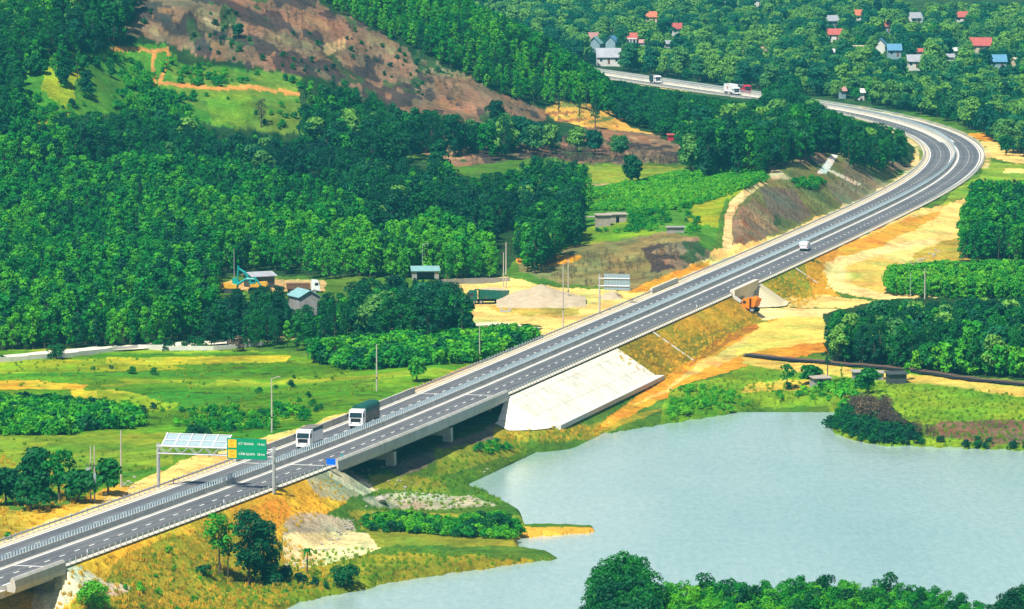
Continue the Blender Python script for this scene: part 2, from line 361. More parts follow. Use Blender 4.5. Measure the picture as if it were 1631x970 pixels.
def height(X, Y):
    X = np.asarray(X, float); Y = np.asarray(Y, float); sh = X.shape; x = X.ravel(); y = Y.ravel()
    h = np.empty(x.size)
    for i in range(0, x.size, 40000):
        s = slice(i, i + 40000)
        h[s] = _kern(x[s], y[s], CXA[:, 0], CXA[:, 1]) @ WT[:n_] + WT[n_] + WT[n_ + 1] * x[s] / 100 + WT[n_ + 2] * y[s] / 1000
    h = np.clip(h, 0.2, 100)
    amp = np.clip((h - 6) / 20, 0.12, 1.0)
    h = h + amp * (vnoise(x / 17, y / 17, 1) * 3.2 + vnoise(x / 6, y / 6, 2) * 1.1) + vnoise(x / 2.2, y / 2.2, 3) * 0.22
    # lake
    lx, ly = project(x, y, np.zeros_like(x))
    m = (ly > 600) & (lx > 380) & (lx < 2700)
    if m.any():
        d = seg_dist(LAKE + LAKE[:1], lx[m], ly[m], 2.0); ins = inside(LAKE, lx[m] , ly[m] + vnoise(lx[m] / 9, ly[m] / 4, 5) * 4)
        h[m] = np.where(ins, -np.minimum(0.25 + d * 0.06, 2.0), np.maximum(np.minimum(h[m], 0.15 + 0.1 * d), 0.12))
    lx, ly = project(x, y, np.full_like(x, POND_Z))
    m = (ly > 690) & (ly < 750) & (lx > 80) & (lx < 350)
    if m.any():
        d = seg_dist(POND + POND[:1], lx[m], ly[m], 2.0); ins = inside(POND, lx[m], ly[m])
        h[m] = np.where(ins, POND_Z - 0.7, np.maximum(h[m], POND_Z + 0.1 + 0.0 * d))
    # road fill, cutting, bridges, underpass
    s, t = road_sd(x, y); at = np.abs(t)
    near = (at < 60) & (y > YY[0]) & (y < YY[-1])
    lb = np.maximum(np.where((s > B1_A) & (s < B1_B), np.minimum(s - B1_A, B1_B - s), 0), np.where(s < B0_END, B0_END - s, 0))
    lat = np.maximum(at - W_R, 0)
    fill = ZR - 0.15 - np.hypot(lat, lb) / 1.5
    berm = 0.35 * vnoise(x / 5, y / 5, 9)
    cut = ZR - 0.25 + np.maximum(np.where(t > 0, at - 10.5, at - 12.5 - 2 * vnoise(y / 30, y * 0, 4)), 0) * 0.75 + berm
    hh = np.maximum(h, fill); hh = np.minimum(hh, np.maximum(cut, fill))
    hh = np.where((lb > 0.4) & (at < W_R + 1.0), np.minimum(hh, 5.8), hh)
    under = (s > B1_A + 1) & (s < B1_B - 1) & (t < 17)
    hh = np.where(under, np.maximum(hh, 4.7 - np.maximum(t - 8.5, 0) * 0.55 + 0.3 * vnoise(x / 2, y / 3, 17)), hh)
    # the underpass: a channel through the fill, a wing wall on one side and a sloping cone on the other
    inn = (s > UP_A) & (s < UP_B) & (t > W_R + 0.3)
    cone = ZR - 0.15 - np.hypot(lat, np.maximum(UP_B - s, 0)) / 1.5
    hh = np.where(inn, np.maximum(np.minimum(h, 4.3), cone), hh)
    hh = np.where((np.abs(s - UP_S) < UP_W) & (t < W_R + 0.5) & (t > -W_R - 9), np.minimum(hh, 4.3), hh)
    h = np.where(near, hh, h)
    return h.reshape(sh)

def ground(px, py, lo=700., hi=3400.):
    """first point of the ground under a pixel"""
    d = ray(px, py); Y = np.geomspace(lo, hi, 1500); k = Y / d[1]
    X = d[0] * k; Z = CZ + d[2] * k; g = height(X, Y)
    i = int(np.argmax(Z <= g))
    if Z[i] > g[i]: i = len(Y) - 1
    Y2 = np.linspace(Y[max(i - 1, 0)], Y[i], 20); k = Y2 / d[1]; X2 = d[0] * k; Z2 = CZ + d[2] * k; g2 = height(X2, Y2)
    j = int(np.argmax(Z2 <= g2))
    return float(X2[j]), float(Y2[j]), float(g2[j])
def ppm(Y): return F / Y

# ------------------------------------------------------------------ ground cover zones: outlines seen in the photograph, kept as patches of soil, sand and grass on the land itself
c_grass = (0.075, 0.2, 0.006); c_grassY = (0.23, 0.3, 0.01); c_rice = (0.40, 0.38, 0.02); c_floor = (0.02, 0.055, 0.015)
c_sand = (0.74, 0.5, 0.15); c_sandp = (0.75, 0.55, 0.22); c_orange = (0.6, 0.27, 0.02); c_gold = (0.62, 0.37, 0.025); c_olive = (0.24, 0.2, 0.015); c_rust = (0.34, 0.14, 0.015)
c_brown = (0.2, 0.145, 0.085); c_brownp = (0.2, 0.125, 0.075); c_green2 = (0.06, 0.2, 0.015); c_burnt = (0.08, 0.055, 0.045); c_conc = (0.66, 0.62, 0.5); c_gravel = (0.42, 0.36, 0.24)
ZONES = [  # outline, colour, raggedness in px
 ([(-400, 540), (300, 560), (440, 560), (540, 580), (700, 560), (860, 540), (880, 560), (500, 690), (200, 790), (-400, 820)], c_grass, 6),
 ([(-400, 585), (100, 583), (240, 576), (300, 588), (100, 594), (-400, 598)], c_grassY, 2), ([(-400, 607), (60, 606), (138, 613), (130, 620), (-400, 619)], c_gold, 2),
 ([(170, 570), (340, 568), (465, 566), (455, 577), (300, 581), (170, 580)], c_rice, 2), ([(0, 575), (170, 572), (170, 582), (-100, 590)], c_grassY, 3),
 ([(110, 622), (180, 620), (235, 632), (190, 640), (120, 636)], c_rice, 3), ([(150, 618), (290, 645), (260, 655), (160, 645)], c_grassY, 4),
 ([(-100, 690), (280, 690), (280, 740), (150, 760), (-100, 760)], (0.17, 0.26, 0.015), 6),
 # upper hill
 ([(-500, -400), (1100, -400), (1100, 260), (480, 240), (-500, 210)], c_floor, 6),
 ([(235, -60), (480, -60), (510, 5), (600, 50), (700, 100), (790, 145), (870, 175), (850, 212), (790, 212), (740, 200), (690, 190), (640, 178), (590, 160), (545, 135), (480, 120), (300, 85), (265, 68), (205, 60), (180, 55), (190, 35)], c_brownp, 10),
 ([(30, 100), (80, 85), (180, 75), (255, 70), (290, 100), (480, 120), (482, 215), (330, 200), (250, 175), (70, 190), (25, 130)], c_green2, 6),
 ([(80, 105), (125, 115), (125, 150), (110, 185), (70, 140)], c_grassY, 6), ([(50, 192), (75, 190), (68, 215), (52, 205)], c_rice, 3),
 ([(270, 105), (480, 120), (482, 215), (380, 205), (270, 150)], (0.1, 0.2, 0.02), 6), ([(320, 150), (400, 150), (400, 195), (330, 200)], (0.13, 0.25, 0.015), 6),
 ([(310, 22), (330, 30), (352, 48), (345, 50), (318, 34)], (0.5, 0.33, 0.18), 3), ([(515, 72), (548, 60), (550, 75), (522, 90)], (0.5, 0.34, 0.16), 3),
 ([(610, 225), (745, 212), (850, 220), (950, 215), (1080, 240), (1085, 258), (940, 262), (860, 250), (770, 262), (730, 265), (650, 240)], c_brownp, 6),
 ([(860, 175), (890, 160), (940, 165), (950, 178), (985, 172), (1030, 188), (1080, 208), (1075, 222), (1030, 215), (960, 205), (880, 192)], (0.66, 0.34, 0.06), 4),
 ([(1050, 215), (1090, 222), (1110, 245), (1060, 235)], (0.5, 0.33, 0.13), 3),
 ([(930, 200), (1085, 222), (1085, 242), (950, 232)], c_brownp, 4),
 # fields beyond the plantation
 ([(935, 262), (1010, 262), (1090, 268), (1080, 288), (940, 292)], (0.2, 0.26, 0.02), 3), ([(1125, 233), (1190, 234), (1190, 244), (1125, 244)], c_grassY, 2), ([(930, 293), (985, 292), (985, 300), (930, 302)], (0.33, 0.25, 0.12), 2),
 ([(1090, 238), (1220, 240), (1240, 262), (1100, 266)], c_burnt, 5),
 ([(925, 300), (1080, 272), (1215, 268), (1225, 290), (1180, 300), (1145, 340), (1140, 400), (1050, 410), (900, 400), (820, 410), (900, 360)], c_green2, 5),
 ([(1105, 315), (1190, 300), (1155, 320), (1140, 365), (1090, 350)], c_grassY, 4), ([(880, 372), (1000, 350), (1070, 380), (1000, 392), (870, 395)], (0.16, 0.27, 0.012), 6),
 ([(815, 412), (860, 398), (980, 385), (1060, 368), (1110, 378), (1135, 405), (1128, 425), (1060, 440), (1010, 462), (900, 452), (860, 445), (830, 430)], (0.19, 0.17, 0.06), 6),
 ([(1020, 395), (1110, 378), (1140, 405), (1120, 422), (1040, 432)], c_brown, 6), ([(815, 410), (870, 406), (925, 408), (925, 415), (880, 425), (820, 418)], c_orange, 3),
 # the cutting and its hill
 ([(1150, 400), (1165, 340), (1212, 290), (1250, 240), (1280, 232), (1340, 240), (1430, 262), (1445, 300), (1420, 325), (1290, 352), (1220, 388), (1165, 402)], (0.16, 0.17, 0.05), 4),
 ([(1165, 398), (1168, 350), (1195, 318), (1215, 325), (1245, 345), (1235, 368), (1180, 398)], c_brown, 5), ([(1212, 300), (1260, 300), (1290, 340), (1270, 355), (1230, 340)], (0.15, 0.125, 0.085), 5),
 ([(1345, 250), (1400, 285), (1435, 300), (1420, 325), (1340, 330), (1310, 300), (1340, 280)], (0.19, 0.17, 0.09), 5), ([(1262, 240), (1285, 232), (1320, 242), (1310, 262), (1270, 262)], c_brown, 3),
 ([(1232, 262), (1246, 240), (1262, 240), (1250, 262)], (0.5, 0.36, 0.1), 3), ([(1415, 255), (1430, 240), (1455, 248), (1462, 268), (1420, 272)], (0.33, 0.2, 0.12), 3),
 ([(1222, 264), (1240, 270), (1262, 282), (1230, 288)], (0.45, 0.34, 0.2), 3),
 ([(1130, 408), (1150, 395), (1235, 375), (1300, 345), (1370, 330), (1425, 318), (1450, 285), (1452, 262), (1462, 235), (1470, 215), (1500, 235), (1500, 290), (1400, 345), (1250, 405), (1130, 445)], c_sand, 5),
 ([(1150, 402), (1153, 345), (1165, 318), (1185, 302), (1215, 288), (1222, 293), (1190, 312), (1175, 330), (1166, 350), (1166, 402)], (0.62, 0.46, 0.2), 2),
 ([(1325, 245), (1336, 246), (1316, 277), (1301, 276)], (0.8, 0.78, 0.7), 0.3), ([(1316, 271), (1326, 271), (1371, 293), (1366, 296)], (0.7, 0.62, 0.45), 0.3),
 # yard on the left of the road
 ([(690, 440), (810, 440), (860, 455), (930, 460), (1010, 462), (1130, 410), (1180, 390), (1190, 410), (960, 500), (870, 545), (830, 545), (862, 520), (800, 512), (745, 515), (750, 470), (700, 452)], c_sand, 4),
 ([(1000, 465), (1050, 440), (1130, 415), (1130, 430), (1040, 465)], c_orange, 3), ([(780, 490), (820, 486), (900, 488), (925, 492), (925, 502), (860, 504), (790, 498)], (0.45, 0.33, 0.06), 4),
 ([(600, 522), (760, 512), (830, 512), (830, 522), (600, 530), (420, 545), (420, 538)], c_sandp, 2),
 ([(352, 450), (430, 444), (520, 447), (520, 462), (430, 464), (355, 460)], (0.5, 0.36, 0.15), 3),
 # verge left of the road
 ([(-200, 905), (0, 850), (100, 812), (200, 775), (290, 735), (450, 690), (560, 655), (620, 635), (700, 605), (850, 545), (900, 520), (960, 495), (1000, 520), (560, 700), (300, 790), (0, 900), (-200, 960)], c_sand, 5),
 ([(-200, 812), (0, 812), (90, 808), (130, 795), (190, 770), (215, 775), (120, 815), (0, 860), (-200, 900)], (0.5, 0.32, 0.03), 5), ([(560, 660), (700, 600), (850, 540), (850, 548), (700, 612), (560, 672)], c_orange, 4),
 # lake side of the road
 ([(80, 900), (530, 740), (580, 760), (560, 800), (450, 850), (430, 900), (560, 925), (430, 1100), (-100, 1100), (-60, 960)], c_gold, 5),
 ([(200, 880), (330, 840), (430, 830), (440, 880), (620, 880), (880, 890), (560, 945), (430, 1100), (100, 1100), (120, 960)], (0.27, 0.24, 0.015), 8), ([(250, 900), (360, 880), (420, 940), (240, 980)], (0.3, 0.26, 0.02), 8), ([(300, 905), (440, 915), (600, 915), (600, 945), (400, 970)], (0.14, 0.2, 0.01), 8),
 ([(448, 850), (520, 842), (600, 850), (610, 870), (570, 885), (520, 900), (448, 905)], (0.7, 0.56, 0.28), 4),
 ([(448, 825), (480, 815), (560, 828), (570, 845), (448, 850)], c_gravel, 4), ([(400, 805), (450, 790), (460, 810), (440, 840), (400, 830)], c_orange, 4),
 ([(480, 755), (540, 740), (600, 770), (560, 800), (500, 790)], (0.4, 0.34, 0.2), 5), ([(520, 742), (560, 752), (605, 780), (580, 790), (525, 760)], (0.66, 0.56, 0.36), 3),
 ([(575, 795), (640, 785), (760, 790), (790, 805), (700, 812), (600, 810)], (0.38, 0.36, 0.24), 4), ([(590, 755), (700, 760), (720, 785), (600, 780)], (0.22, 0.24, 0.02), 5),
 ([(560, 815), (830, 820), (830, 870), (600, 870)], (0.22, 0.24, 0.02), 5), ([(820, 840), (960, 840), (960, 860), (820, 860)], (0.55, 0.33, 0.04), 2),
 ([(600, 740), (640, 730), (760, 690), (800, 660), (840, 690), (760, 705), (700, 730), (640, 760)], (0.16, 0.14, 0.1), 4),  # rocky ground beneath the bridge, its colour darkened to deepen the shade there
 ([(690, 715), (830, 700), (830, 720), (700, 760)], (0.2, 0.25, 0.02), 4), ([(780, 680), (940, 675), (1060, 650), (940, 700), (790, 705)], (0.27, 0.25, 0.02), 4),
 ([(75, 905), (110, 895), (170, 925), (215, 935), (190, 948), (130, 945), (60, 1000), (50, 960)], (0.62, 0.54, 0.38), 4),
 # fill slope with dry grass, orange tracks, dug ground
 ([(960, 545), (1160, 470), (1215, 505), (1210, 520), (1060, 610), (980, 580)], c_olive, 4), ([(1040, 520), (1160, 472), (1210, 500), (1120, 530), (1060, 560)], (0.36, 0.25, 0.02), 8),
 ([(1200, 450), (1280, 415), (1310, 440), (1310, 480), (1250, 490)], (0.24, 0.23, 0.015), 4), ([(1280, 415), (1320, 420), (1330, 470), (1290, 475)], c_orange, 6),
 ([(940, 690), (1040, 612), (1100, 575), (1205, 518), (1250, 500), (1330, 500), (1330, 560), (1210, 575), (1100, 610), (1000, 665), (940, 690)], c_orange, 4),
 ([(960, 680), (1060, 615), (1130, 570), (1210, 522), (1260, 530), (1190, 560), (1090, 605), (1000, 655)], (0.62, 0.42, 0.11), 5),
 ([(1200, 520), (1260, 502), (1330, 505), (1315, 545), (1230, 555), (1170, 570)], (0.66, 0.46, 0.09), 5), ([(1130, 548), (1160, 530), (1205, 515), (1212, 522), (1160, 545), (1125, 570), (1095, 585)], c_rust, 3),
 ([(1180, 485), (1210, 490), (1400, 494), (1400, 506), (1260, 504), (1215, 510)], c_sandp, 2),
 ([(1210, 480), (1310, 470), (1400, 480), (1500, 482), (1500, 474), (1400, 470), (1330, 450), (1310, 420), (1290, 410), (1430, 345), (1560, 310), (1545, 350), (1520, 400), (1420, 440), (1410, 475), (1400, 492), (1250, 490)], c_sand, 5),
 ([(1345, 420), (1400, 410), (1440, 420), (1410, 465), (1360, 455)], (0.6, 0.4, 0.08), 4), ([(1290, 410), (1350, 385), (1440, 350), (1500, 335), (1480, 355), (1380, 400), (1310, 420)], (0.6, 0.3, 0.03), 5),
 ([(1310, 432), (1330, 412), (1420, 388), (1490, 378), (1500, 386), (1400, 405), (1345, 425), (1345, 450), (1400, 466), (1500, 472), (1500, 480), (1380, 476), (1318, 460)], c_sandp, 3),
 ([(1460, 400), (1500, 385), (1545, 375), (1540, 420), (1450, 418)], (0.4, 0.3, 0.04), 5),
 ([(1310, 585), (1340, 560), (1350, 575), (1330, 590), (1250, 582)], (0.85, 0.85, 0.85), 1),
 ([(1545, 225), (1800, 225), (1800, 262), (1620, 260), (1560, 245)], c_sand, 3), ([(1540, 212), (1800, 212), (1800, 226), (1600, 228), (1548, 222)], c_orange, 2), ([(1570, 255), (1630, 262), (1800, 264), (1800, 282), (1580, 290), (1500, 330), (1520, 300), (1560, 282)], (0.2, 0.3, 0.02), 4), ([(1600, 268), (1800, 268), (1800, 278), (1600, 276)], c_sand, 2),
 # lake shore on the right
 ([(1060, 620), (1150, 600), (1200, 575), (1800, 610), (1800, 720), (1330, 710), (1320, 645), (1200, 650), (1050, 680)], (0.15, 0.27, 0.012), 4),
 ([(1180, 568), (1300, 580), (1450, 596), (1631, 616), (1800, 636), (1800, 650), (1631, 632), (1450, 608), (1300, 596), (1180, 580)], (0.55, 0.4, 0.08), 3), ([(1190, 612), (1250, 604), (1320, 604), (1325, 616), (1240, 622), (1180, 625)], (0.55, 0.38, 0.05), 3),
 ([(1500, 672), (1700, 668), (1800, 690), (1800, 712), (1560, 708), (1470, 690)], (0.17, 0.1, 0.06), 4), ([(1060, 640), (1140, 615), (1180, 640), (1150, 665), (1060, 678)], (0.1, 0.25, 0.01), 4),
 # under the trees
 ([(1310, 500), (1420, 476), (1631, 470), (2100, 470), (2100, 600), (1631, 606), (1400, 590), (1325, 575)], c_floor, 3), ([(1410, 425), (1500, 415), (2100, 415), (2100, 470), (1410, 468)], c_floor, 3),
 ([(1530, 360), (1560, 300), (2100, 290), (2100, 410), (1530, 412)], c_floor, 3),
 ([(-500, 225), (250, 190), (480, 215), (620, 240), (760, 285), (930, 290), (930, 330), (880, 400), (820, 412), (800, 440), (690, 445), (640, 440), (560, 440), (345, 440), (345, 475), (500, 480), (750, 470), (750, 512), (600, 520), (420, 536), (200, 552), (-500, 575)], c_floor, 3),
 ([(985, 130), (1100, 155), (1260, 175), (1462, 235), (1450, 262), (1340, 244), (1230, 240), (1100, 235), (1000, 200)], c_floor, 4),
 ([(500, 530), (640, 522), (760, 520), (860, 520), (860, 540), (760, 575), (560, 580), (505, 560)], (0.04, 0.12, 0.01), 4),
]
VALLEY = (0.03, 0.08, 0.02)
def zone_colours(X, Y, Z):
    px, py = project(X, Y, Z)
    col = np.empty((X.size, 3)); col[:] = (0.07, 0.16, 0.015)
    col[Y > 1900] = VALLEY
    s, t = road_sd(X, Y)
    # what a ridge hides from the photograph's viewpoint is forest floor
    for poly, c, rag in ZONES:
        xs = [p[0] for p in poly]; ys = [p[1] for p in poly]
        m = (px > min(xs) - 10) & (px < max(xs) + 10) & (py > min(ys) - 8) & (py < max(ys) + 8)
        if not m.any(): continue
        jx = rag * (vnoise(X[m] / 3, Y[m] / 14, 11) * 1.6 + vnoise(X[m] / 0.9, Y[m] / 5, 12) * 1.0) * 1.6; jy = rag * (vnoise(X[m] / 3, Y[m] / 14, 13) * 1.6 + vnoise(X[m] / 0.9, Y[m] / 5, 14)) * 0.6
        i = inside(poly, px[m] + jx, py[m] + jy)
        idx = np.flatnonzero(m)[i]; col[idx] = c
    tk = [(178, 78), (215, 77), (240, 82), (266, 78), (270, 92), (262, 112), (254, 131), (300, 137), (350, 141), (400, 138), (476, 150)]
    for ln_ in (tk, [(246, 84), (243, 100), (246, 134)]):
        m = (px > 170) & (px < 490) & (py > 66) & (py < 160); dd = seg_dist(ln_, px[m], py[m]) + 2.0 * vnoise(X[m] / 2, Y[m] / 6, 91)
        col[np.flatnonzero(m)[dd < 3.0]] = (0.5, 0.24, 0.06)
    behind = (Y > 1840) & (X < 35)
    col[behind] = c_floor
    # verges of the road
    at = np.abs(t); nr = (Y > YY[0]) & (Y < YY[-1])
    v = nr & (at < 11.5 + 2 * vnoise(X / 2, Y / 6, 21)) & (t < 0) & (Y < 2300); col[v] = (0.6, 0.47, 0.24)
    v = nr & (at < 10.8) & (s > np.interp(1640, YY, SS)); col[v] = np.where((vnoise(X[v] / 3, Y[v] / 8, 31) > -0.1)[:, None], (0.52, 0.42, 0.18), (0.2, 0.25, 0.04))
    # strips of paddy separated by low banks
    fd = (np.abs(col[:, 0] - c_grass[0]) < 1e-6) & (Y < 1300)
    k0 = vnoise(X / 70, Y / 10, 61) + 0.15 * vnoise(X / 6, Y / 6, 62)
    col[fd & (k0 > 0.12)] = (0.1, 0.24, 0.008); col[fd & (k0 < -0.16)] = (0.055, 0.2, 0.012); col[fd & (k0 > 0.34)] = (0.22, 0.32, 0.015); col[fd & (np.abs(k0 - 0.12) < 0.012)] = (0.06, 0.1, 0.01); col[fd & (np.abs(k0 + 0.16) < 0.01)] = (0.04, 0.1, 0.01)
    oc = (col[:, 0] > 0.6) & (Y > 1500) & (X < 60) & (np.abs(Z - 16) < 12); k3 = vnoise(X / 14, Z / 0.9, 63) + 0.4 * vnoise(X / 2, Y / 5, 64)
    col[oc & (k3 > 0.2)] = (0.3, 0.12, 0.04); col[oc & (k3 < -0.3)] = (0.2, 0.2, 0.04)
    # streaks of burnt brush, red soil and pale cut stems over the felled hillside
    br = (col[:, 0] > col[:, 1] * 1.3) & (col[:, 0] < 0.25) & (Y > 1250)
    k1 = vnoise(X / 9 + Z / 3, Y / 30, 51) + 0.7 * vnoise(X / 3, Y / 9, 52); k2 = vnoise(X / 7, Y / 24 + X / 20, 53) + 0.6 * vnoise(X / 2.2, Y / 6, 54)
    for mk_, cc in ((br & (k1 > 0.16), (0.06, 0.045, 0.04)), (br & (k1 < -0.3), (0.27, 0.2, 0.1)), (br & (k2 > 0.3), (0.05, 0.09, 0.03)), (br & (k2 < -0.4), (0.22, 0.12, 0.06))): col[mk_] = cc
    # patchiness, no light or shade in it
    k = 1 + 0.5 * vnoise(X / 9, Y / 9, 41) + 0.4 * vnoise(X / 2.6, Y / 2.6, 42) + 0.3 * vnoise(X / 1.0, Y / 1.0, 43)
    col = col * k[:, None]
    g = vnoise(X / 13, Y / 20, 44) + vnoise(X / 4, Y / 6, 45)
    col[:, 0] *= 1 + 0.45 * g
    return np.clip(col, 0.004, 0.85)

def terrain():
    u = np.concatenate([np.linspace(-0.6, -0.115, 70)[:-1], np.linspace(-0.115, 0.115, 1250), np.linspace(0.115, 0.6, 70)[1:]])
    yv = np.concatenate([np.geomspace(60, 745, 25)[:-1], np.geomspace(745, 2950, 1150), np.geomspace(2950, 6500, 30)[1:]])
    U, Yg = np.meshgrid(u, yv); X = U * Yg
    Z = height(X, Yg)
    far = Yg > 3500; Z[far] = 9 + (Z[far] - 9) * np.exp(-(Yg[far] - 3500) / 600)
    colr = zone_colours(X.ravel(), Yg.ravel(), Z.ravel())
    f_ = (Yg.ravel() > 2600)
    fld = f_ & (vnoise(X.ravel() / 140, Yg.ravel() / 160, 77) > 0.12); colr[fld] = (0.3, 0.36, 0.06)
    r, c = U.shape; i = np.arange(r * c).reshape(r, c)
    Q = np.stack([i[:-1, :-1], i[:-1, 1:], i[1:, 1:], i[1:, :-1]], -1).reshape(-1, 4)
    ca = np.c_[colr, np.ones(len(colr))]
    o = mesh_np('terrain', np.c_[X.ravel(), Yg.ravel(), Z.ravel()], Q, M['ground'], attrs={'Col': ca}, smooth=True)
    tag(o, 'sandy, grassy and wooded land around the road and up the hill', 'land', kind='structure')
    return u, yv, X, Yg, Z
GU, GY, GX, GYY, GZ = terrain()
# lowest picture row of ground met so far along each direction: tells whether a tree further out can be seen
_px, _py = project(GX, GYY, GZ); CUM = np.minimum.accumulate(_py, 0)
def seen(X, Y, Z, slack=3):
    px, py = project(X, Y, Z)
    i = np.clip(np.searchsorted(GY, Y) - 1, 0, len(GY) - 1); j = np.clip(np.searchsorted(GU, X / Y), 0, len(GU) - 1)
    return py < CUM[i, j] + slack
def ghs(X, Y):
    """fast height by looking up the finished land"""
    X = np.asarray(X, float); Y = np.asarray(Y, float)
    i = np.clip(np.searchsorted(GY, Y) - 1, 0, len(GY) - 2); u = X / Y; j = np.clip(np.searchsorted(GU, u) - 1, 0, len(GU) - 2)
    fy = np.clip((Y - GY[i]) / (GY[i + 1] - GY[i]), 0, 1); fu = np.clip((u - GU[j]) / (GU[j + 1] - GU[j]), 0, 1)
    return (GZ[i, j] * (1 - fu) + GZ[i, j + 1] * fu) * (1 - fy) + (GZ[i + 1, j] * (1 - fu) + GZ[i + 1, j + 1] * fu) * fy

def sheet(name, x0, x1, y0, y1, z, mat, label, cat):
    o = MB().add([(x0, y0, z), (x1, y0, z), (x1, y1, z), (x0, y1, z)], [(0, 1, 2, 3)]).build(name, mat)
    return tag(o, label, cat, kind='structure')
sheet('lake_water', -60, 420, 745, 1080, 0.0, M['water'], 'calm pale turquoise lake beside the expressway', 'lake')
x0, y0 = at_z(100, 745, POND_Z); x1, y1 = at_z(340, 692, POND_Z)
sheet('pond_water', x0, x1 + 3, y0, y1, POND_Z, M['pond'], 'shallow flooded field with dull green water', 'pond')

# ------------------------------------------------------------------ the expressway
S0, S1 = station(-60, 930), float(np.interp(2450, YY, SS))
def strip(name, mat, t0, t1, z, s0=S0, s1=S1, step=4.0, label=None, cat=None, struct=True):
    ss = np.arange(s0, s1 + step, step); a = np.array([road_pt(s, t0)[:2] for s in ss]); b = np.array([road_pt(s, t1)[:2] for s in ss]); n = len(ss)
    V = np.vstack([np.c_[a, np.full(n, z)], np.c_[b, np.full(n, z)]]); i = np.arange(n - 1)
    o = mesh_np(name, V, np.stack([i, i + n, i + n + 1, i + 1], 1), mat)
    if struct: tag(o, label, cat, kind='structure')
    return o
class Q4:
    def __init__(s): s.V = []; s.Q = []
    def quad(s, s0, s1, t0, t1, z):
        n = len(s.V)
        for a, b in ((s0, t0), (s0, t1), (s1, t1), (s1, t0)):
            x, y, _ = road_pt(a, b); s.V.append((x, y, z))
        s.Q.append((n, n + 1, n + 2, n + 3))
    def run(s, t0, t1, z, s0=S0, s1=S1, step=4.0):
        for a in np.arange(s0, s1, step): s.quad(a, a + step, t0, t1, z)
def road_mesh():
    ss = np.arange(S0, S1 + 4, 4.0); tt = np.linspace(-7.8, 7.8, 40); V = []
    for t in tt:
        a = np.array([road_pt(s, t)[:2] for s in ss]); V.append(np.c_[a, np.full(len(ss), ZR)])
    n = len(ss); i = np.arange((len(tt) - 1) * n).reshape(-1, n)[:, :-1].ravel()
    o = mesh_np('road', np.vstack(V), np.stack([i, i + n, i + n + 1, i + 1], 1), M['asphalt'], attrs={'across': np.repeat(tt, n)})
    tag(o, 'dark asphalt of the two-way expressway', 'road', kind='structure')
road_mesh()
strip('road_shoulder_strip', M['road_shoulder'], -9.6, -7.8, ZR - 0.002, label='pale sandy concrete shoulder on the far side of the road', cat='shoulder')
strip('road_shoulder_strip', M['kerb'], 7.8, 8.9, ZR - 0.002, label='pale concrete shoulder along the lake side of the road', cat='shoulder')
q = Q4()
for t in (-7.45, 1.05, 7.35): q.run(t - 0.17, t + 0.17, ZR + 0.005)
for t in (-1.25,): q.run(t - 0.12, t + 0.12, ZR + 0.005)
for t in (-4.3, 4.2):
    for s in np.arange(S0, S1, 6.0): q.quad(s, s + 2.2, t - 0.11, t + 0.11, ZR + 0.005)
o = mesh_np('road_markings', q.V, q.Q, M['line']); tag(o, 'white lane lines painted on the expressway', 'road markings', kind='structure')
q = Q4(); q.run(-1.0, 0.85, ZR + 0.03); o = mesh_np('median_strip', q.V, q.Q, M['concrete']); tag(o, 'pale concrete strip between the two carriageways', 'median', kind='structure')
SF = station(1535, 240)
strip('median_strip', M['kerb'], -2.3, 2.4, ZR + 0.045, s0=SF + 40, label='wide pale concrete median of the distant stretch of road', cat='median')
q = Q4()
for s in (B0_END, B1_A, B1_B):
    for a, b in ((-7.4, -1.2), (1.2, 7.4)): q.quad(s - 0.35, s + 0.35, a, b, ZR + 0.009)
o = mesh_np('expansion_joints', q.V, q.Q, M['concrete_pale']); tag(o, 'pale expansion joints across the bridge ends', 'joint', kind='structure')

def sweep(mb, prof, s0, s1, step=4.0, caps=True, z0=ZR):
    """profile in (offset t, height z) swept along the road"""
    ss = np.append(np.arange(s0, s1 - 0.01, step), s1); n = len(prof); V = []; Fc = []
    for s in ss:
        for t, z in prof:
            x, y, _ = road_pt(s, t); V.append((x, y, z0 + z))
    for i in range(len(ss) - 1):
        for k in range(n):
            a = i * n + k; b = i * n + (k + 1) % n; Fc.append((a, b, b + n, a + n))
    if caps: Fc += [tuple(range(n)), tuple(range(len(ss) * n - 1, (len(ss) - 1) * n - 1, -1))]
    mb.add(V, Fc)
def at_road(o, s, t, z=ZR):
    x, y, h = road_pt(s, t); o.location = (x, y, z); o.rotation_euler = (0, 0, h); return o
SV0, SV1 = station(-25, 915), float(np.interp(2400, YY, SS))

# median barrier with its anti-glare fins
bar = empty('median_barrier', (*road_pt(SV0, 0)[:2], ZR)); tag(bar, 'long concrete median barrier topped with pale blue-grey anti-glare fins', 'barrier')
bar_inv = bar.matrix_world.copy()
def keep(o, parent):
    """parent without moving: the mesh is written in world coordinates"""
    p = parent.location; o.data.transform(__import__('mathutils').Matrix.Translation((-p[0], -p[1], -p[2]))); o.parent = parent; return o
mb = MB(); sweep(mb, [(-0.32, 0.03), (0.32, 0.03), (0.28, 0.25), (0.12, 0.4), (0.09, 0.85), (-0.09, 0.85), (-0.12, 0.4), (-0.28, 0.25)], SV0, SV1, 4)
keep(mb.build('concrete_base', M['concrete']), bar)
def fin_mesh():
    m = MB(); m.box(-0.015, 0.015, -0.11, 0.11, 0, 0.78); m.box(-0.035, 0.035, -0.03, 0.03, -0.02, 0.8); return m
f0 = fin_mesh().build('fin', M['fin'], bar)
def rel(o, s, t, z):
    x, y, h = road_pt(s, t); p = o.parent.location; o.location = (x - p[0], y - p[1], z - p[2]); o.rotation_euler = (0, 0, h + 0.5)
rel(f0, SV0 + 0.6, 0, ZR + 0.86)
st_f = np.arange(SV0 + 0.6, SV1, 1.15)
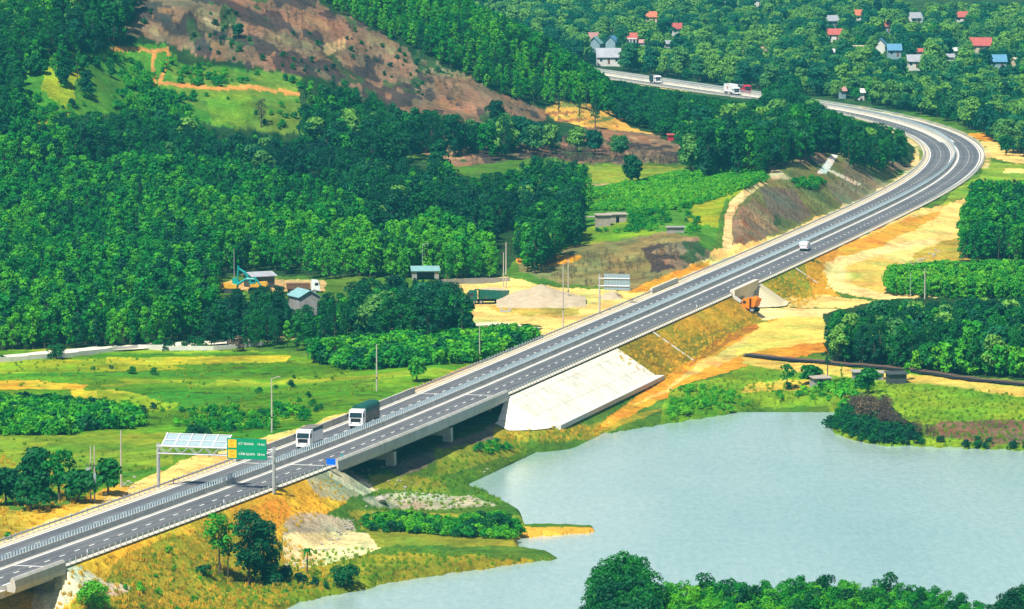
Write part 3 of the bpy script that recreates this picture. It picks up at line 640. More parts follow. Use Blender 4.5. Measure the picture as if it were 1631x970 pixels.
for s in st_f[1:100]:
    c = f0.copy(); C.objects.link(c); c.parent = bar; rel(c, s, 0, ZR + 0.86)
mb = MB(); P = np.array(fin_mesh().v); FF = fin_mesh().f
for s in st_f[100:]:
    x, y, h = road_pt(s, 0); h += 0.5; ca, sa = math.cos(h), math.sin(h)
    mb.add([(x + a * ca - b * sa, y + a * sa + b * ca, ZR + 0.86 + c) for a, b, c in P], FF)
tag(keep(mb.build('fins', M['fin']), bar), kind='stuff')
mb = MB(); sweep(mb, [(-0.03, 1.62), (0.03, 1.62), (0.03, 1.68), (-0.03, 1.68)], SV0, SV1, 6); keep(mb.build('top_rail', M['fin']), bar)

def guard_rail(t, s0, s1, label, side):
    root = empty('guard_rail', (*road_pt(s0, t)[:2], ZR)); tag(root, label, 'guard rail')
    mb = MB(); e = 0.05 * side
    sweep(mb, [(t, 0.42), (t + e, 0.48), (t, 0.56), (t + e, 0.64), (t, 0.74), (t - 0.02 * side, 0.74), (t - 0.03 * side, 0.42)], s0, s1, 4)
    keep(mb.build('rail_beam', M['galv']), root)
    pt = t + 0.14 * (1 if t > 0 else -1)
    def pm(): return MB().box(-0.07, 0.07, -0.06, 0.06, -0.1, 0.9)
    p0 = pm().build('post', M['galv'], root); rel(p0, s0, pt, ZR); p0.rotation_euler = (0, 0, road_pt(s0, 0)[2])
    ss = np.arange(s0, s1, 2.3)
    for s in ss[1:100]:
        c = p0.copy(); C.objects.link(c); c.parent = root; rel(c, s, pt, ZR); c.rotation_euler = (0, 0, road_pt(s, 0)[2])
    if len(ss) > 100:
        mb = MB(); P = pm()
        for s in ss[100:]:
            x, y, h = road_pt(s, pt); ca, sa = math.cos(h), math.sin(h)
            mb.add([(x + a * ca - b * sa, y + a * sa + b * ca, ZR + c) for a, b, c in P.v], P.f)
        tag(keep(mb.build('posts', M['galv']), root), kind='stuff')
    return root
guard_rail(-9.0, SV0, B1_A + 4, 'steel guard rail on posts along the far side of the road, under the sign gantry', 1)
guard_rail(-9.0, B1_B - 3, SV1, 'steel guard rail on the far side of the road, past the bridge to the bend', 1)
guard_rail(8.6, B0_END + 0.6, B1_A - 0.5, 'steel guard rail between the two bridges on the lake side', -1)
guard_rail(8.6, B1_B + 0.6, UP_A - 0.6, 'steel guard rail above the pale concrete slope and dry grass bank', -1)
guard_rail(8.6, UP_B + 0.6, SV1, 'steel guard rail from the underpass round the outside of the bend', -1)

# ------------------------------------------------------------------ bridges
def bridge(sa, sb, label, piers, far_parapet=True, s_far0=None):
    root = empty('road_bridge', (*road_pt(sa, 8)[:2], 0.0)); tag(root, label, 'bridge')
    K = lambda m, name, mat, lab=None: (lambda o: (tag(o, lab) if lab else None, o)[1])(keep(m.build(name, mat), root))
    mb = MB(); sweep(mb, [(8.0, -0.8), (8.95, -0.95), (9.2, -0.85), (9.3, -0.2), (9.15, 0.75), (8.85, 1.1), (8.6, 1.1), (8.5, 0.75), (8.35, 0.1), (8.0, 0.0)], sa, sb, 3); K(mb, 'parapet', M['concrete'])
    if far_parapet:
        mb = MB(); sweep(mb, [(-8.0, 0.0), (-8.4, 0.1), (-8.5, 1.1), (-8.85, 1.1), (-9.2, -1.15), (-8.0, -0.95)], s_far0 or sa, sb, 3); K(mb, 'parapet', M['concrete'])
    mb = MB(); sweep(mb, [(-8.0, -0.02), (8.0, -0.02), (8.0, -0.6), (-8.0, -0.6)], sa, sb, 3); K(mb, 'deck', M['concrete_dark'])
    for t in (-7.4, -4.4, -1.5, 1.5, 4.4, 7.45):
        mb = MB(); ends = [sa + 0.8] + piers + [sb - 0.8]
        for a, b in zip(ends[:-1], ends[1:]):
            sweep(mb, [(t - 0.45, -0.62), (t + 0.45, -0.62), (t + 0.3, -1.1), (t + 0.32, -1.62), (t - 0.32, -1.62), (t - 0.3, -1.1)], a + 0.35, b - 0.35, 30)
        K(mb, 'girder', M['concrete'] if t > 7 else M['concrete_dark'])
    for s in piers:
        mb = MB(); x, y, h = road_pt(s, 0)
        mb.box(-0.75, 0.75, -8.1, 8.1, -1.0, 0.35, h, (x, y, ZR - 2.2)); mb.box(-0.7, 0.7, -8.15, -6.6, -9.5, -1.0, h, (x, y, ZR - 2.2))
        mb.box(-0.7, 0.7, 6.6, 8.15, -9.5, -1.0, h, (x, y, ZR - 2.2)); mb.box(-0.7, 0.7, -0.8, 0.8, -9.5, -1.0, h, (x, y, ZR - 2.2)); K(mb, 'pier', M['concrete'])
    for s, sg in ((sa, 1), (sb, -1)):
        if s < S0 + 5: continue
        mb = MB(); x, y, h = road_pt(s, 0)
        mb.box(-1.6, 0.45, -8.9, 8.75, -9.5, -0.65, h, (x, y, ZR)) if sg > 0 else mb.box(-0.45, 1.6, -8.9, 8.75, -9.5, -0.65, h, (x, y, ZR))
        mb.box(-1.2, 1.2, 8.0, 8.8, -5.5, -1.26, h, (x - sg * math.cos(h) * 2.3, y - sg * math.sin(h) * 2.3, ZR))
        K(mb, 'abutment', M['concrete'])
    return root
bl = B1_B - B1_A
bridge(B1_A, B1_B, 'long concrete road bridge by the lake with two visible piers', [B1_A + bl / 3, B1_A + 2 * bl / 3], True)
bridge(S0, B0_END, 'end of a concrete road bridge with grey parapet at the bottom corner', [B0_END - 34], False)

# concrete slope paving right of the long bridge, laid on the bank
def bank_sheet(name, s0, s1, lift, mat, label, cat, toe=3.0, ds=1.5, top=9.1, skew0=0.0, skew1=0.0, rows=10):
    ss = np.linspace(s0, s1, max(3, int((s1 - s0) / ds))); V = []; kk = len(ss)
    for j in range(rows):
        f = j / (rows - 1)
        for i, s in enumerate(ss):
            g = i / (kk - 1); t = top + f * (ZR - toe) * 1.5; s2 = s + f * (skew0 * (1 - g) + skew1 * g)
            x, y, _ = road_pt(s2, t); V.append((x, y, ZR - 0.15 - (t - W_R) / 1.5 + lift))
    V = np.array(V); V[:, 2] = np.maximum(V[:, 2], height(V[:, 0], V[:, 1]) + lift)
    i = np.arange((rows - 1) * kk).reshape(rows - 1, kk)[:, :-1].ravel()
    o = mesh_np(name, V, np.stack([i, i + 1, i + 1 + kk, i + kk], 1), mat)
    return tag(o, label, cat)
mp = plain('paved_slope', (0.85, 0.82, 0.7), 0.85, 0.12, 0.5, dirt=(0.7, 0.66, 0.54))
S_RV = station(978, 552)
def fan_sheet(name, s0, lift, mat, label, toe, run, sg=-1, nr=22, z1=None):
    """paving on the rounded end of a fill: a quarter cone (towards the opening) and a straight stretch"""
    R_ = (ZR - toe) * 1.5; pts = []; V = []
    for phi in np.linspace(math.pi / 2, 0, 18): pts.append((s0, phi))
    cols = [(s0, p) for _, p in pts] + [(s, 0.0) for s in np.arange(s0 + 1.2, s0 + run + 0.01, max(1.2, run / 40))]
    for j in range(nr):
        r_ = 0.45 + (R_ - 0.45) * j / (nr - 1)
        for s, p in cols:
            x, y, _ = road_pt(s + sg * r_ * math.sin(p), W_R + r_ * math.cos(p)); V.append((x, y, max(ZR - 0.15 - r_ / 1.5, float(ghs(x, y))) + lift))
    k = len(cols); i = np.arange((nr - 1) * k).reshape(nr - 1, k)[:, :-1].ravel()
    o = mesh_np(name, V, np.stack([i, i + k, i + 1 + k, i + 1], 1), mat)
    return tag(o, label, 'paved slope')
def joints_mat():
    m, n, l, b = mat_new('slope_concrete')
    st = ramp(n, l, noise(n, l, 0.35, 6, 0.7), [(0.35, (0.74, 0.73, 0.68)), (0.5, (0.96,) * 3), (0.7, (1.05,) * 3)])
    dr = ramp(n, l, noise(n, l, 2.5, 3, 0.6), [(0.26, (0.6, 0.58, 0.5)), (0.36, (1,) * 3)])
    br = n.new('ShaderNodeTexBrick'); br.offset = 0; br.inputs['Scale'].default_value = 1; br.inputs['Brick Width'].default_value = 4.0; br.inputs['Row Height'].default_value = 9.0; br.inputs['Mortar Size'].default_value = 0.06
    br.inputs['Color1'].default_value = (1, 1, 1, 1); br.inputs['Color2'].default_value = (0.95, 0.95, 0.95, 1); br.inputs['Mortar'].default_value = (0.7, 0.68, 0.62, 1)
    tc = n.new('ShaderNodeTexCoord'); mp_n = n.new('ShaderNodeMapping'); mp_n.inputs['Rotation'].default_value = (0, 0, math.radians(14)); l.new(tc.outputs['Object'], mp_n.inputs[0]); l.new(mp_n.outputs[0], br.inputs['Vector'])
    c = mulc(n, l, (0.84, 0.8, 0.66, 1), st); c = mulc(n, l, c, dr); c = mulc(n, l, c, br.outputs['Color']); l.new(c, b.inputs['Base Color']); b.inputs['Roughness'].default_value = 0.9
    return m
fan_sheet('slope_paving', B1_B + 0.3, 0.22, joints_mat(), 'broad white concrete slope paving from the bridge end to the grass bank', 3.3, S_RV - B1_B - 0.3)
mb = MB()
for s0_, s1_ in ((B1_B + 3, S_RV + 2),):
    ss = np.arange(s0_, s1_, 2.0); tt = W_R + (ZR - 3.3) * 1.5
    pts = [road_pt(s, tt)[:2] + (0,) for s in ss]
    for a, b in zip(pts[:-1], pts[1:]):
        h = math.atan2(b[1] - a[1], b[0] - a[0]); g = float(height(np.array(a[0]), np.array(a[1])))
        mb.box(-0.02, 2.02, -1.1, 0.9, -0.5, 0.35, h, (a[0], a[1], max(g, 2.4)))
tag(mb.build('toe_wall', M['concrete_pale']), 'low concrete kerb along the foot of the white slope paving', 'toe wall')
def stripes_mat():
    m, n, l, b = mat_new('ribbed_paving')
    tc = n.new('ShaderNodeTexCoord'); w = n.new('ShaderNodeTexWave'); w.wave_type = 'BANDS'; w.bands_direction = 'X'; w.inputs['Scale'].default_value = 0.42; w.inputs['Distortion'].default_value = 0.3
    mp2 = n.new('ShaderNodeMapping'); mp2.inputs['Rotation'].default_value = (0, 0, math.radians(-76)); l.new(tc.outputs['Object'], mp2.inputs[0]); l.new(mp2.outputs[0], w.inputs['Vector'])
    c = ramp(n, l, w.outputs['Fac'], [(0.25, (0.33, 0.27, 0.13)), (0.5, (0.7, 0.62, 0.4))]); l.new(c, b.inputs['Base Color']); b.inputs['Roughness'].default_value = 0.9
    return m
fan_sheet('ribbed_slope_paving', UP_B - 0.2, 0.28, stripes_mat(), 'pale ribbed concrete slope on the right of the underpass', 4.1, 5.5, -1)
# drain channels down the grass bank
def bank_drain(s, label, w=0.45, toe=3.2, skew=0.0, mat='concrete_pale'):
    mb = MB(); L = (ZR - toe) * 1.5; pr = []
    n = 14; V = []
    for i in range(n):
        f = i / (n - 1); t = 9.0 + L * f
        for k, dz in ((-w, 0.0), (-w, 0.25), (w, 0.25), (w, 0.0)):
            x, y, _ = road_pt(s + k + skew * f, t); V.append((x, y, ZR - 0.2 - (t - W_R) / 1.5 + dz))
    fs = []
    for i in range(n - 1):
        for k in range(4): a = i * 4 + k; b = i * 4 + (k + 1) % 4; fs.append((a, b, b + 4, a + 4))
    mb.add(V, fs); return tag(mb.build('drain_channel', M[mat]), label, 'drain')
bank_drain(station(1040, 527), 'narrow concrete drain down the middle of the dry grass bank', 0.25)
bank_drain(station(1275, 425), 'narrow concrete drain down the green bank past the underpass', 0.22, toe=5)

# underpass
ur = empty('underpass', (*road_pt(UP_S, 9)[:2], 4.0)); tag(ur, 'small concrete underpass below the road with a dark square opening', 'underpass')
def RB(mb, s0, s1, t0, t1, z0, z1):
    x, y, h = road_pt((s0 + s1) / 2, 0); d = (s1 - s0) / 2; return mb.box(-d, d, -t1, -t0, z0, z1, h, (x, y, 0))
for ta, tb in ((8.35, 9.4), (-9.5, -9.0)): keep(RB(MB(), UP_A - 0.3, UP_B + 0.3, ta, tb, 8.1, 10.15).build('parapet', M['kerb']), ur)
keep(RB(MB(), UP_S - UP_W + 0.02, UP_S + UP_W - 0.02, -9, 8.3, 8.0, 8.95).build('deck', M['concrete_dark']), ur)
keep(RB(MB(), UP_A - 0.1, UP_S - UP_W, 8.5, 9.1, 2.6, 8.08).build('front_wall', M['concrete']), ur)
keep(RB(MB(), UP_S + UP_W, UP_B + 0.1, 8.5, 9.1, 2.6, 8.08).build('front_wall', M['concrete_pale']), ur)
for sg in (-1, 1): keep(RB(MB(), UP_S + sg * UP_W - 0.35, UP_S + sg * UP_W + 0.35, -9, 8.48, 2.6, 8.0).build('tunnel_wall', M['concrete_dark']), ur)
keep(RB(MB(), UP_S + UP_W, UP_S + UP_W + 0.6, 9.12, 9.6, 2.6, 8.0).build('portal_frame', M['concrete_pale']), ur)
mb = MB(); V = []
for i in range(9):
    t = 9.42 + 8.0 * i / 8
    for k in (-0.3, 0.3):
        xx, yy, _ = road_pt(UP_A - 0.15 + k, t); V += [(xx, yy, 2.5), (xx, yy, ZR - 0.1 - (t - W_R) / 1.5 + 0.5)]
fs = []
for i in range(8):
    a = i * 4; fs += [(a, a + 4, a + 5, a + 1), (a + 2, a + 3, a + 7, a + 6), (a + 1, a + 5, a + 7, a + 3)]
fs += [(0, 1, 3, 2), (32, 34, 35, 33)]
mb.add(V, fs); keep(mb.build('wing_wall', M['concrete_pale']), ur)

# ------------------------------------------------------------------ vegetation: leaf clumps spread through each crown
def clump_cards(rng, centres, radii, per, size, squash=1.0, up=0.25):
    """small bent leaf cards around lobe centres; returns verts, quads"""
    V = []; n_tot = 0
    C_, N_, S_ = [], [], []
    for (c, r) in zip(centres, radii):
        k = int(per * r * r) + 6
        d = rng.normal(size=(k, 3)); d /= np.linalg.norm(d, axis=1)[:, None]
        d[:, 2] = np.where(d[:, 2] < -0.35, -d[:, 2], d[:, 2])
        rr = r * rng.uniform(0.72, 1.08, k)
        C_.append(np.array(c) + d * rr[:, None] * (1, 1, squash)); N_.append(d + rng.normal(size=(k, 3)) * 0.45 + (0, 0, up)); S_.append(rng.uniform(0.65, 1.25, k) * size)
    Cc = np.vstack(C_); Nn = np.vstack(N_); Nn /= np.linalg.norm(Nn, axis=1)[:, None]; Sz = np.concatenate(S_)
    a = np.cross(Nn, rng.normal(size=Nn.shape)); a /= np.linalg.norm(a, axis=1)[:, None] + 1e-9; b = np.cross(Nn, a)
    a *= Sz[:, None] * 0.62; b *= Sz[:, None] * 0.42
    bend = Nn * (Sz * 0.12)[:, None]
    V = np.stack([Cc - a, Cc - b * 1.0 + bend, Cc + a, Cc + b + bend], 1).reshape(-1, 3)
    Q = np.arange(len(V)).reshape(-1, 4)
    return V, Q

def lobes(rng, n, rx, z0, z1, shape='egg'):
    out = []; rad = []
    for i in range(n):
        f = (i + rng.uniform(0, 1)) / n; z = z0 + (z1 - z0) * f
        if shape == 'egg': w = math.sin(math.pi * (0.12 + 0.8 * f)) ** 0.7
        elif shape == 'dome': w = math.sqrt(max(0.05, 1 - f * f * 0.85))
        elif shape == 'cone': w = 1.05 - 0.85 * f
        else: w = 0.55 + 0.45 * math.sin(math.pi * f)
        a = rng.uniform(0, 2 * math.pi); rr = rx * w * rng.uniform(0.25, 0.72)
        r = rx * rng.uniform(0.3, 0.46) * (0.75 + 0.35 * w)
        out.append((math.cos(a) * rr, math.sin(a) * rr, min(z, z1 - r * 0.5))); rad.append(r)
    return out, rad

def trunk_mb(rng, h, r, lobes_=(), lean=0.03, fork=0):
    m = MB(); top = (rng.normal() * lean * h, rng.normal() * lean * h, h)
    mid = (top[0] * 0.4 + rng.normal() * 0.05, top[1] * 0.4, h * 0.5)
    m.tube((0, 0, -0.6), mid, r, r * 0.7, 7); m.tube(mid, top, r * 0.7, r * 0.35, 6)
    for c in list(lobes_)[:7]:
        s = rng.uniform(0.4, 0.9); p = np.array(mid) * (1 - s) + np.array(top) * s
        m.tube(p, c, r * 0.32, r * 0.1, 5)
    return m

class Proto:
    """one tree shape: trunk and crown meshes, plus both in one mesh for the masses"""
    def __init__(s, seed, kind, leaf, **k):
        rng = np.random.default_rng(seed)
        if kind == 'acacia':
            s.h = k.get('h', 8.5); rx = k.get('rx', 1.75); L, R = lobes(rng, 15, rx, s.h * 0.13, s.h * 0.98, 'egg'); L.append((rng.normal() * 0.2, rng.normal() * 0.2, s.h - 0.7)); R.append(0.75)
            cv = clump_cards(rng, L, R, 44, 0.55); tr = trunk_mb(rng, s.h * 0.72, 0.13, L, 0.02)
        elif kind == 'round':
            s.h = k.get('h', 9); rx = k.get('rx', 3.4); L, R = lobes(rng, 20, rx, s.h * 0.3, s.h * 0.97, 'dome'); L.append((0, 0, s.h * 0.72)); R.append(rx * 0.55)
            cv = clump_cards(rng, L, R, 30, 0.75, 0.85); tr = trunk_mb(rng, s.h * 0.6, 0.24, L, 0.02)
        elif kind == 'open':
            s.h = k.get('h', 10.5); rx = k.get('rx', 3.0); L, R = lobes(rng, k.get('n', 19), rx, s.h * k.get('low', 0.3), s.h * 0.97, 'blob')
            R = [r * k.get('lobe', 0.8) for r in R]; cv = clump_cards(rng, L, R, k.get('per', 60), k.get('card', 0.42)); tr = trunk_mb(rng, s.h * 0.8, k.get('tr', 0.2), L + L[::-1], 0.02)
        elif kind == 'slim':
            s.h = 9.5; L, R = lobes(rng, 14, 1.0, s.h * 0.35, s.h * 0.98, 'cone'); R = [r * 1.05 for r in R]; cv = clump_cards(rng, L, R, 60, 0.4); tr = trunk_mb(rng, s.h * 0.9, 0.11, L, 0.01)
        elif kind == 'shrub':
            s.h = k.get('h', 1.7); rx = k.get('rx', 1.35); L, R = lobes(rng, 8, rx, s.h * 0.1, s.h * 0.9, 'dome'); R = [min(r, s.h * 0.45) for r in R]
            cv = clump_cards(rng, L, R, 95, 0.34); tr = MB(); [tr.tube((0, 0, -0.4), c, 0.05, 0.02, 5) for c in L[:4]]
        elif kind == 'bare':
            s.h = k.get('h', 3); L, R = lobes(rng, 12, 1.3, s.h * 0.3, s.h, 'dome'); cv = clump_cards(rng, L, [r * 1.1 for r in R], 26, 0.2); tr = trunk_mb(rng, s.h * 0.8, 0.08, L + L, 0.05)
        elif kind == 'tuft':
            s.h = 0.7; k_ = 26; a = rng.uniform(0, 6.28, k_); r0 = rng.uniform(0, 0.45, k_); V = []
            for aa, rr in zip(a, r0):
                x, y = rr * math.cos(aa), rr * math.sin(aa); h = rng.uniform(0.35, 0.75); dx, dy = rng.normal(0, 0.16, 2); w = 0.07; b_ = rng.uniform(0, 6.28); wx, wy = w * math.cos(b_), w * math.sin(b_)
                V += [(x - wx, y - wy, -0.1), (x + wx, y + wy, -0.1), (x + dx + wx * 0.4, y + dy + wy * 0.4, h), (x + dx - wx * 0.4, y + dy - wy * 0.4, h * 0.95)]
            cv = (np.array(V), np.arange(len(V)).reshape(-1, 4)); tr = None
        elif kind == 'palm':
            s.h = k.get('h', 4.5); V = []
            for i in range(k.get('n', 16)):
                a = i * 2.4; up = rng.uniform(-0.1, 1.0); L_ = k.get('fl', 1.7) * rng.uniform(0.8, 1.1); p0 = np.array((0, 0, s.h)); side = np.array((-math.sin(a), math.cos(a), 0)) * k.get('fw', 0.28); prev = p0
                for j in range(1, 5):
                    f = j / 4; p = p0 + np.array((math.cos(a) * L_ * f, math.sin(a) * L_ * f, up * L_ * f - 1.0 * L_ * f * f)); w0 = side * (1.1 - (j - 1) / 5); w1 = side * (1.1 - j / 4.4); V += [prev - w0, prev + w0, p + w1, p - w1]; prev = p
            cv = (np.array(V), np.arange(len(V)).reshape(-1, 4)); tr = trunk_mb(rng, s.h, 0.16, (), 0.02)
        s.kind = kind; s.leaf = leaf; s.V, s.Q = cv
        s.crown = mesh_np('crown', s.V, s.Q, M[leaf], link=False)
        s.trunk = None
        if tr is not None:
            me = bpy.data.meshes.new('trunk'); me.from_pydata(tr.v, [], tr.f); me.materials.append(M['bark']); s.trunk = me
        s.whole = None; s.tr = tr
    def one_mesh(s):
        if s.whole is None:
            me = bpy.data.meshes.new('tree_mass'); tv = s.tr.v if s.tr else []; tf = s.tr.f if s.tr else []
            n = len(tv); me.from_pydata(list(tv) + s.V.tolist(), [], [tuple(f) for f in tf] + (s.Q + n).tolist())
            me.materials.append(M[s.leaf]); me.materials.append(M['bark'])
            mi = np.zeros(len(tf) + len(s.Q), np.int32); mi[:len(tf)] = 1; me.polygons.foreach_set('material_index', mi); me.update(); s.whole = me
        return s.whole

PR = {}
def protos(key, kind, leaf, count, seed, **k): PR[key] = [Proto(seed + i, kind, leaf, **k) for i in range(count)]
protos('acacia', 'acacia', 'leaf_acacia', 6, 100)
protos('dark', 'acacia', 'leaf_dark', 5, 150, rx=2.0, h=9.0)
protos('young', 'acacia', 'leaf_young', 4, 200, rx=1.3, h=4.6)
protos('village', 'round', 'leaf_village', 6, 250)
protos('scrub', 'round', 'leaf_dark', 4, 300, h=5.5, rx=2.5)
protos('shrub', 'shrub', 'leaf_acacia', 5, 350)
protos('shrubY', 'shrub', 'leaf_young', 4, 380)
protos('shrubD', 'shrub', 'leaf_dark', 4, 400)
protos('dry', 'bare', 'leaf_dry', 4, 430)
protos('tuftG', 'tuft', 'weed', 4, 450)
protos('tuftY', 'tuft', 'grass_dry', 4, 460)

protos('fine', 'open', 'leaf_acacia', 4, 470, h=8.5, rx=2.1, n=20, low=0.12, lobe=0.95, per=95, card=0.3, tr=0.13)
protos('fineD', 'open', 'leaf_dark', 4, 480, h=9.5, rx=2.3, n=22, low=0.12, lobe=0.95, per=95, card=0.3, tr=0.15)
protos('fineY', 'open', 'leaf_young', 2, 490, h=8.0, rx=1.9, n=18, low=0.12, lobe=0.95, per=95, card=0.3, tr=0.13)
protos('tall', 'slim', 'leaf_dark', 2, 495)
PR['bankmix'] = PR['fine'] * 2 + PR['fineY'] + PR['fineD'][:1]
PR['acaciamix'] = PR['acacia'] * 3 + PR['fine'] + PR['dark'][:3] + PR['young'][:1] + PR['tall']
PR['darkmix'] = PR['dark'] * 2 + PR['acacia'][:3] + PR['fineD'] + PR['scrub'][:2] + PR['tall'] + PR['village'][:1]
PR['shrubmix'] = PR['shrub'] + PR['shrubY'][:2] + PR['shrubD'][:2]
PR['villagemix'] = PR['village'] * 2 + PR['scrub'] + PR['fine'][:1] + PR['dark'][:2]
PR['youngmix'] = PR['young'] * 3 + PR['shrubY'][:1]
TRACKS = [[(178, 78), (215, 77), (240, 88), (262, 80), (250, 110), (252, 132), (330, 140), (400, 139), (476, 150)]]
MASS = {}     # kind -> list of instance rows
def mass(key, pts):
    MASS.setdefault(key, []).extend(pts)

def bounds_world(poly, zlo, zhi, hh):
    ys = [p[1] for p in poly]; xs = [p[0] for p in poly]
    ya = at_z(815, max(ys) + 70, zlo)[1]; yb = at_z(815, min(ys), zhi)[1]; yb2 = at_z(815, min(ys), zlo)[1]
    return min(ya, yb) * 0.97, max(yb, yb2) * 1.03, (min(xs) - 815.5) / F - 0.004, (max(xs) - 815.5) / F + 0.004

HOLES = []   # (px0, py0, px1, py1, Y): keep crowns out of the line of sight to something that the photograph shows
def scatter(poly, key, sp, h=None, smin=0.75, smax=1.2, zr=(3, 60), frac=0.55, seed=0, road=11.5, dens=None, holes=True, ymax=None, ymin=None, keep_low=0.12, side=0, base=True):
    """jittered grid of places whose crowns land in the outlined stand"""
    rng = np.random.default_rng(1000 + seed)
    hh = h or PR[key][0].h
    y0, y1, u0, u1 = bounds_world(poly, zr[0], zr[1], hh)
    if ymax: y1 = min(y1, ymax)
    if ymin: y0 = max(y0, ymin)
    xs = np.arange(u0 * y1 if u0 < 0 else u0 * y0, (u1 * y1 if u1 > 0 else u1 * y0) + sp, sp); ys = np.arange(y0, y1, sp)
    X, Y = np.meshgrid(xs, ys); X = (X + rng.uniform(-0.42, 0.42, X.shape) * sp).ravel(); Y = (Y + rng.uniform(-0.42, 0.42, Y.shape) * sp).ravel()
    m = (X / Y > u0) & (X / Y < u1); X = X[m]; Y = Y[m]
    Z = ghs(X, Y); sc = rng.uniform(smin, smax, X.size) * (1 + 0.35 * vnoise(X / 25, Y / 25, 60 + seed))
    px, py = project(X, Y, Z + hh * sc * frac); bx, by = project(X, Y, Z)
    tx, ty = project(X, Y, Z + hh * sc * 0.97)
    s, t = road_sd(X, Y); lx, ly = project(X, Y, np.zeros_like(X)); lx2, ly2 = project(X, Y, np.full_like(X, POND_Z))
    ok = inside(poly, px, py)
    if min(p[1] for p in poly) > 0: ok &= inside(poly, tx, ty + 2) | (ty > 975)
    else: ok &= inside(poly, tx, np.maximum(ty + 2, min(p[1] for p in poly) + 3))
    if side: ok &= t * side > road
    for tr_ in TRACKS:
        if hh < 12 and zr[1] > 40: ok &= (seg_dist(tr_, px, py) > 7) & (seg_dist(tr_, tx, ty) > 6)
    ok &= ~inside(POND, lx2, ly2)
    if base: ok &= inside(poly, px, by - 3) | (by > 972)
    ok &= (np.abs(t) > road) & (Z > keep_low) & seen(X, Y, Z + hh * sc, 2)
    if dens is not None: ok &= rng.uniform(0, 1, X.size) < dens(X, Y)
    if holes:
        ps = F / Y
        for a, b, c, d, yy in HOLES:
            w = 1.3 * sc * ps * (0.8 if hh < 6 else 1.2)
            ok &= ~((px + w > a) & (px - w < c) & (by > b) & (ty < d) & (Y < yy + 3))
            ok &= ~((np.abs(Y - yy) < 6) & (px > a) & (px < c))
    X, Y, Z, sc, px, ty, by = X[ok], Y[ok], Z[ok], sc[ok], px[ok], ty[ok], by[ok]
    n = len(PR[key]); return [(X[i], Y[i], Z[i], sc[i], rng.uniform(0, 6.283), int(rng.integers(n)), (by[i] - ty[i]), px[i], ty[i]) for i in range(len(X))]

def plant(name, P, x, y, z, sc, rz, label, cat, group=None, parts=True, sxy=1.0):
    if parts and P.trunk:
        r = empty(name, (x, y, z), rz); r.scale = (sc * sxy, sc * sxy, sc); tag(r, label, cat, group)
        for nm, me in (('trunk', P.trunk), ('crown', P.crown)):
            o = bpy.data.objects.new(nm, me); C.objects.link(o); o.parent = r
    else:
        r = bpy.data.objects.new(name, P.one_mesh()); C.objects.link(r); r.location = (x, y, z); r.rotation_euler = (0, 0, rz); r.scale = (sc * sxy, sc * sxy, sc); tag(r, label, cat, group)
    return r

_gn = {}
def gn_group(col_key):
    """instances of the stand's tree shapes on the points of a mesh"""
    if col_key in _gn: return _gn[col_key]
    coll = bpy.data.collections.new('shapes_' + col_key)
    for i, P in enumerate(PR[col_key]):
        o = bpy.data.objects.new('shape_%s_%02d' % (col_key, i), P.one_mesh()); coll.objects.link(o)
    g = bpy.data.node_groups.new('scatter_' + col_key, 'GeometryNodeTree')
    g.interface.new_socket('Geometry', in_out='INPUT', socket_type='NodeSocketGeometry'); g.interface.new_socket('Geometry', in_out='OUTPUT', socket_type='NodeSocketGeometry')
    N = g.nodes; L = g.links; gi = N.new('NodeGroupInput'); go = N.new('NodeGroupOutput'); ip = N.new('GeometryNodeInstanceOnPoints')
    ci = N.new('GeometryNodeCollectionInfo'); ci.inputs['Collection'].default_value = coll; ci.inputs['Separate Children'].default_value = True; ci.inputs['Reset Children'].default_value = True
    def attr(nm, ty):
        a = N.new('GeometryNodeInputNamedAttribute'); a.data_type = ty; a.inputs[0].default_value = nm; return a.outputs['Attribute']
    L.new(gi.outputs[0], ip.inputs['Points']); L.new(ci.outputs[0], ip.inputs['Instance']); ip.inputs['Pick Instance'].default_value = True
    L.new(attr('idx', 'INT'), ip.inputs['Instance Index']); cb = N.new('ShaderNodeCombineXYZ'); L.new(attr('rot', 'FLOAT'), cb.inputs[2])
    er = N.new('FunctionNodeEulerToRotation'); L.new(cb.outputs[0], er.inputs[0]); L.new(er.outputs[0], ip.inputs['Rotation'])
    cs = N.new('ShaderNodeCombineXYZ'); a = attr('scl', 'FLOAT'); [L.new(a, cs.inputs[k]) for k in range(3)]; L.new(cs.outputs[0], ip.inputs['Scale'])
    L.new(ip.outputs[0], go.inputs[0]); _gn[col_key] = g; return g
def mass_object(name, key, rows, label, cat):
    if not rows: return
    R_ = np.array([r[:6] for r in rows], float); me = bpy.data.meshes.new(name); me.vertices.add(len(R_)); me.vertices.foreach_set('co', R_[:, :3].astype(np.float32).ravel())
    for nm, c, ty in (('scl', 3, 'FLOAT'), ('rot', 4, 'FLOAT'), ('idx', 5, 'INT')):
        a = me.attributes.new(nm, ty, 'POINT'); a.data.foreach_set('value', R_[:, c].astype(np.int32 if ty == 'INT' else np.float32))
    o = bpy.data.objects.new(name, me); C.objects.link(o); md = o.modifiers.new('scatter', 'NODES'); md.node_group = gn_group(key)
    return tag(o, label, cat, kind='stuff')

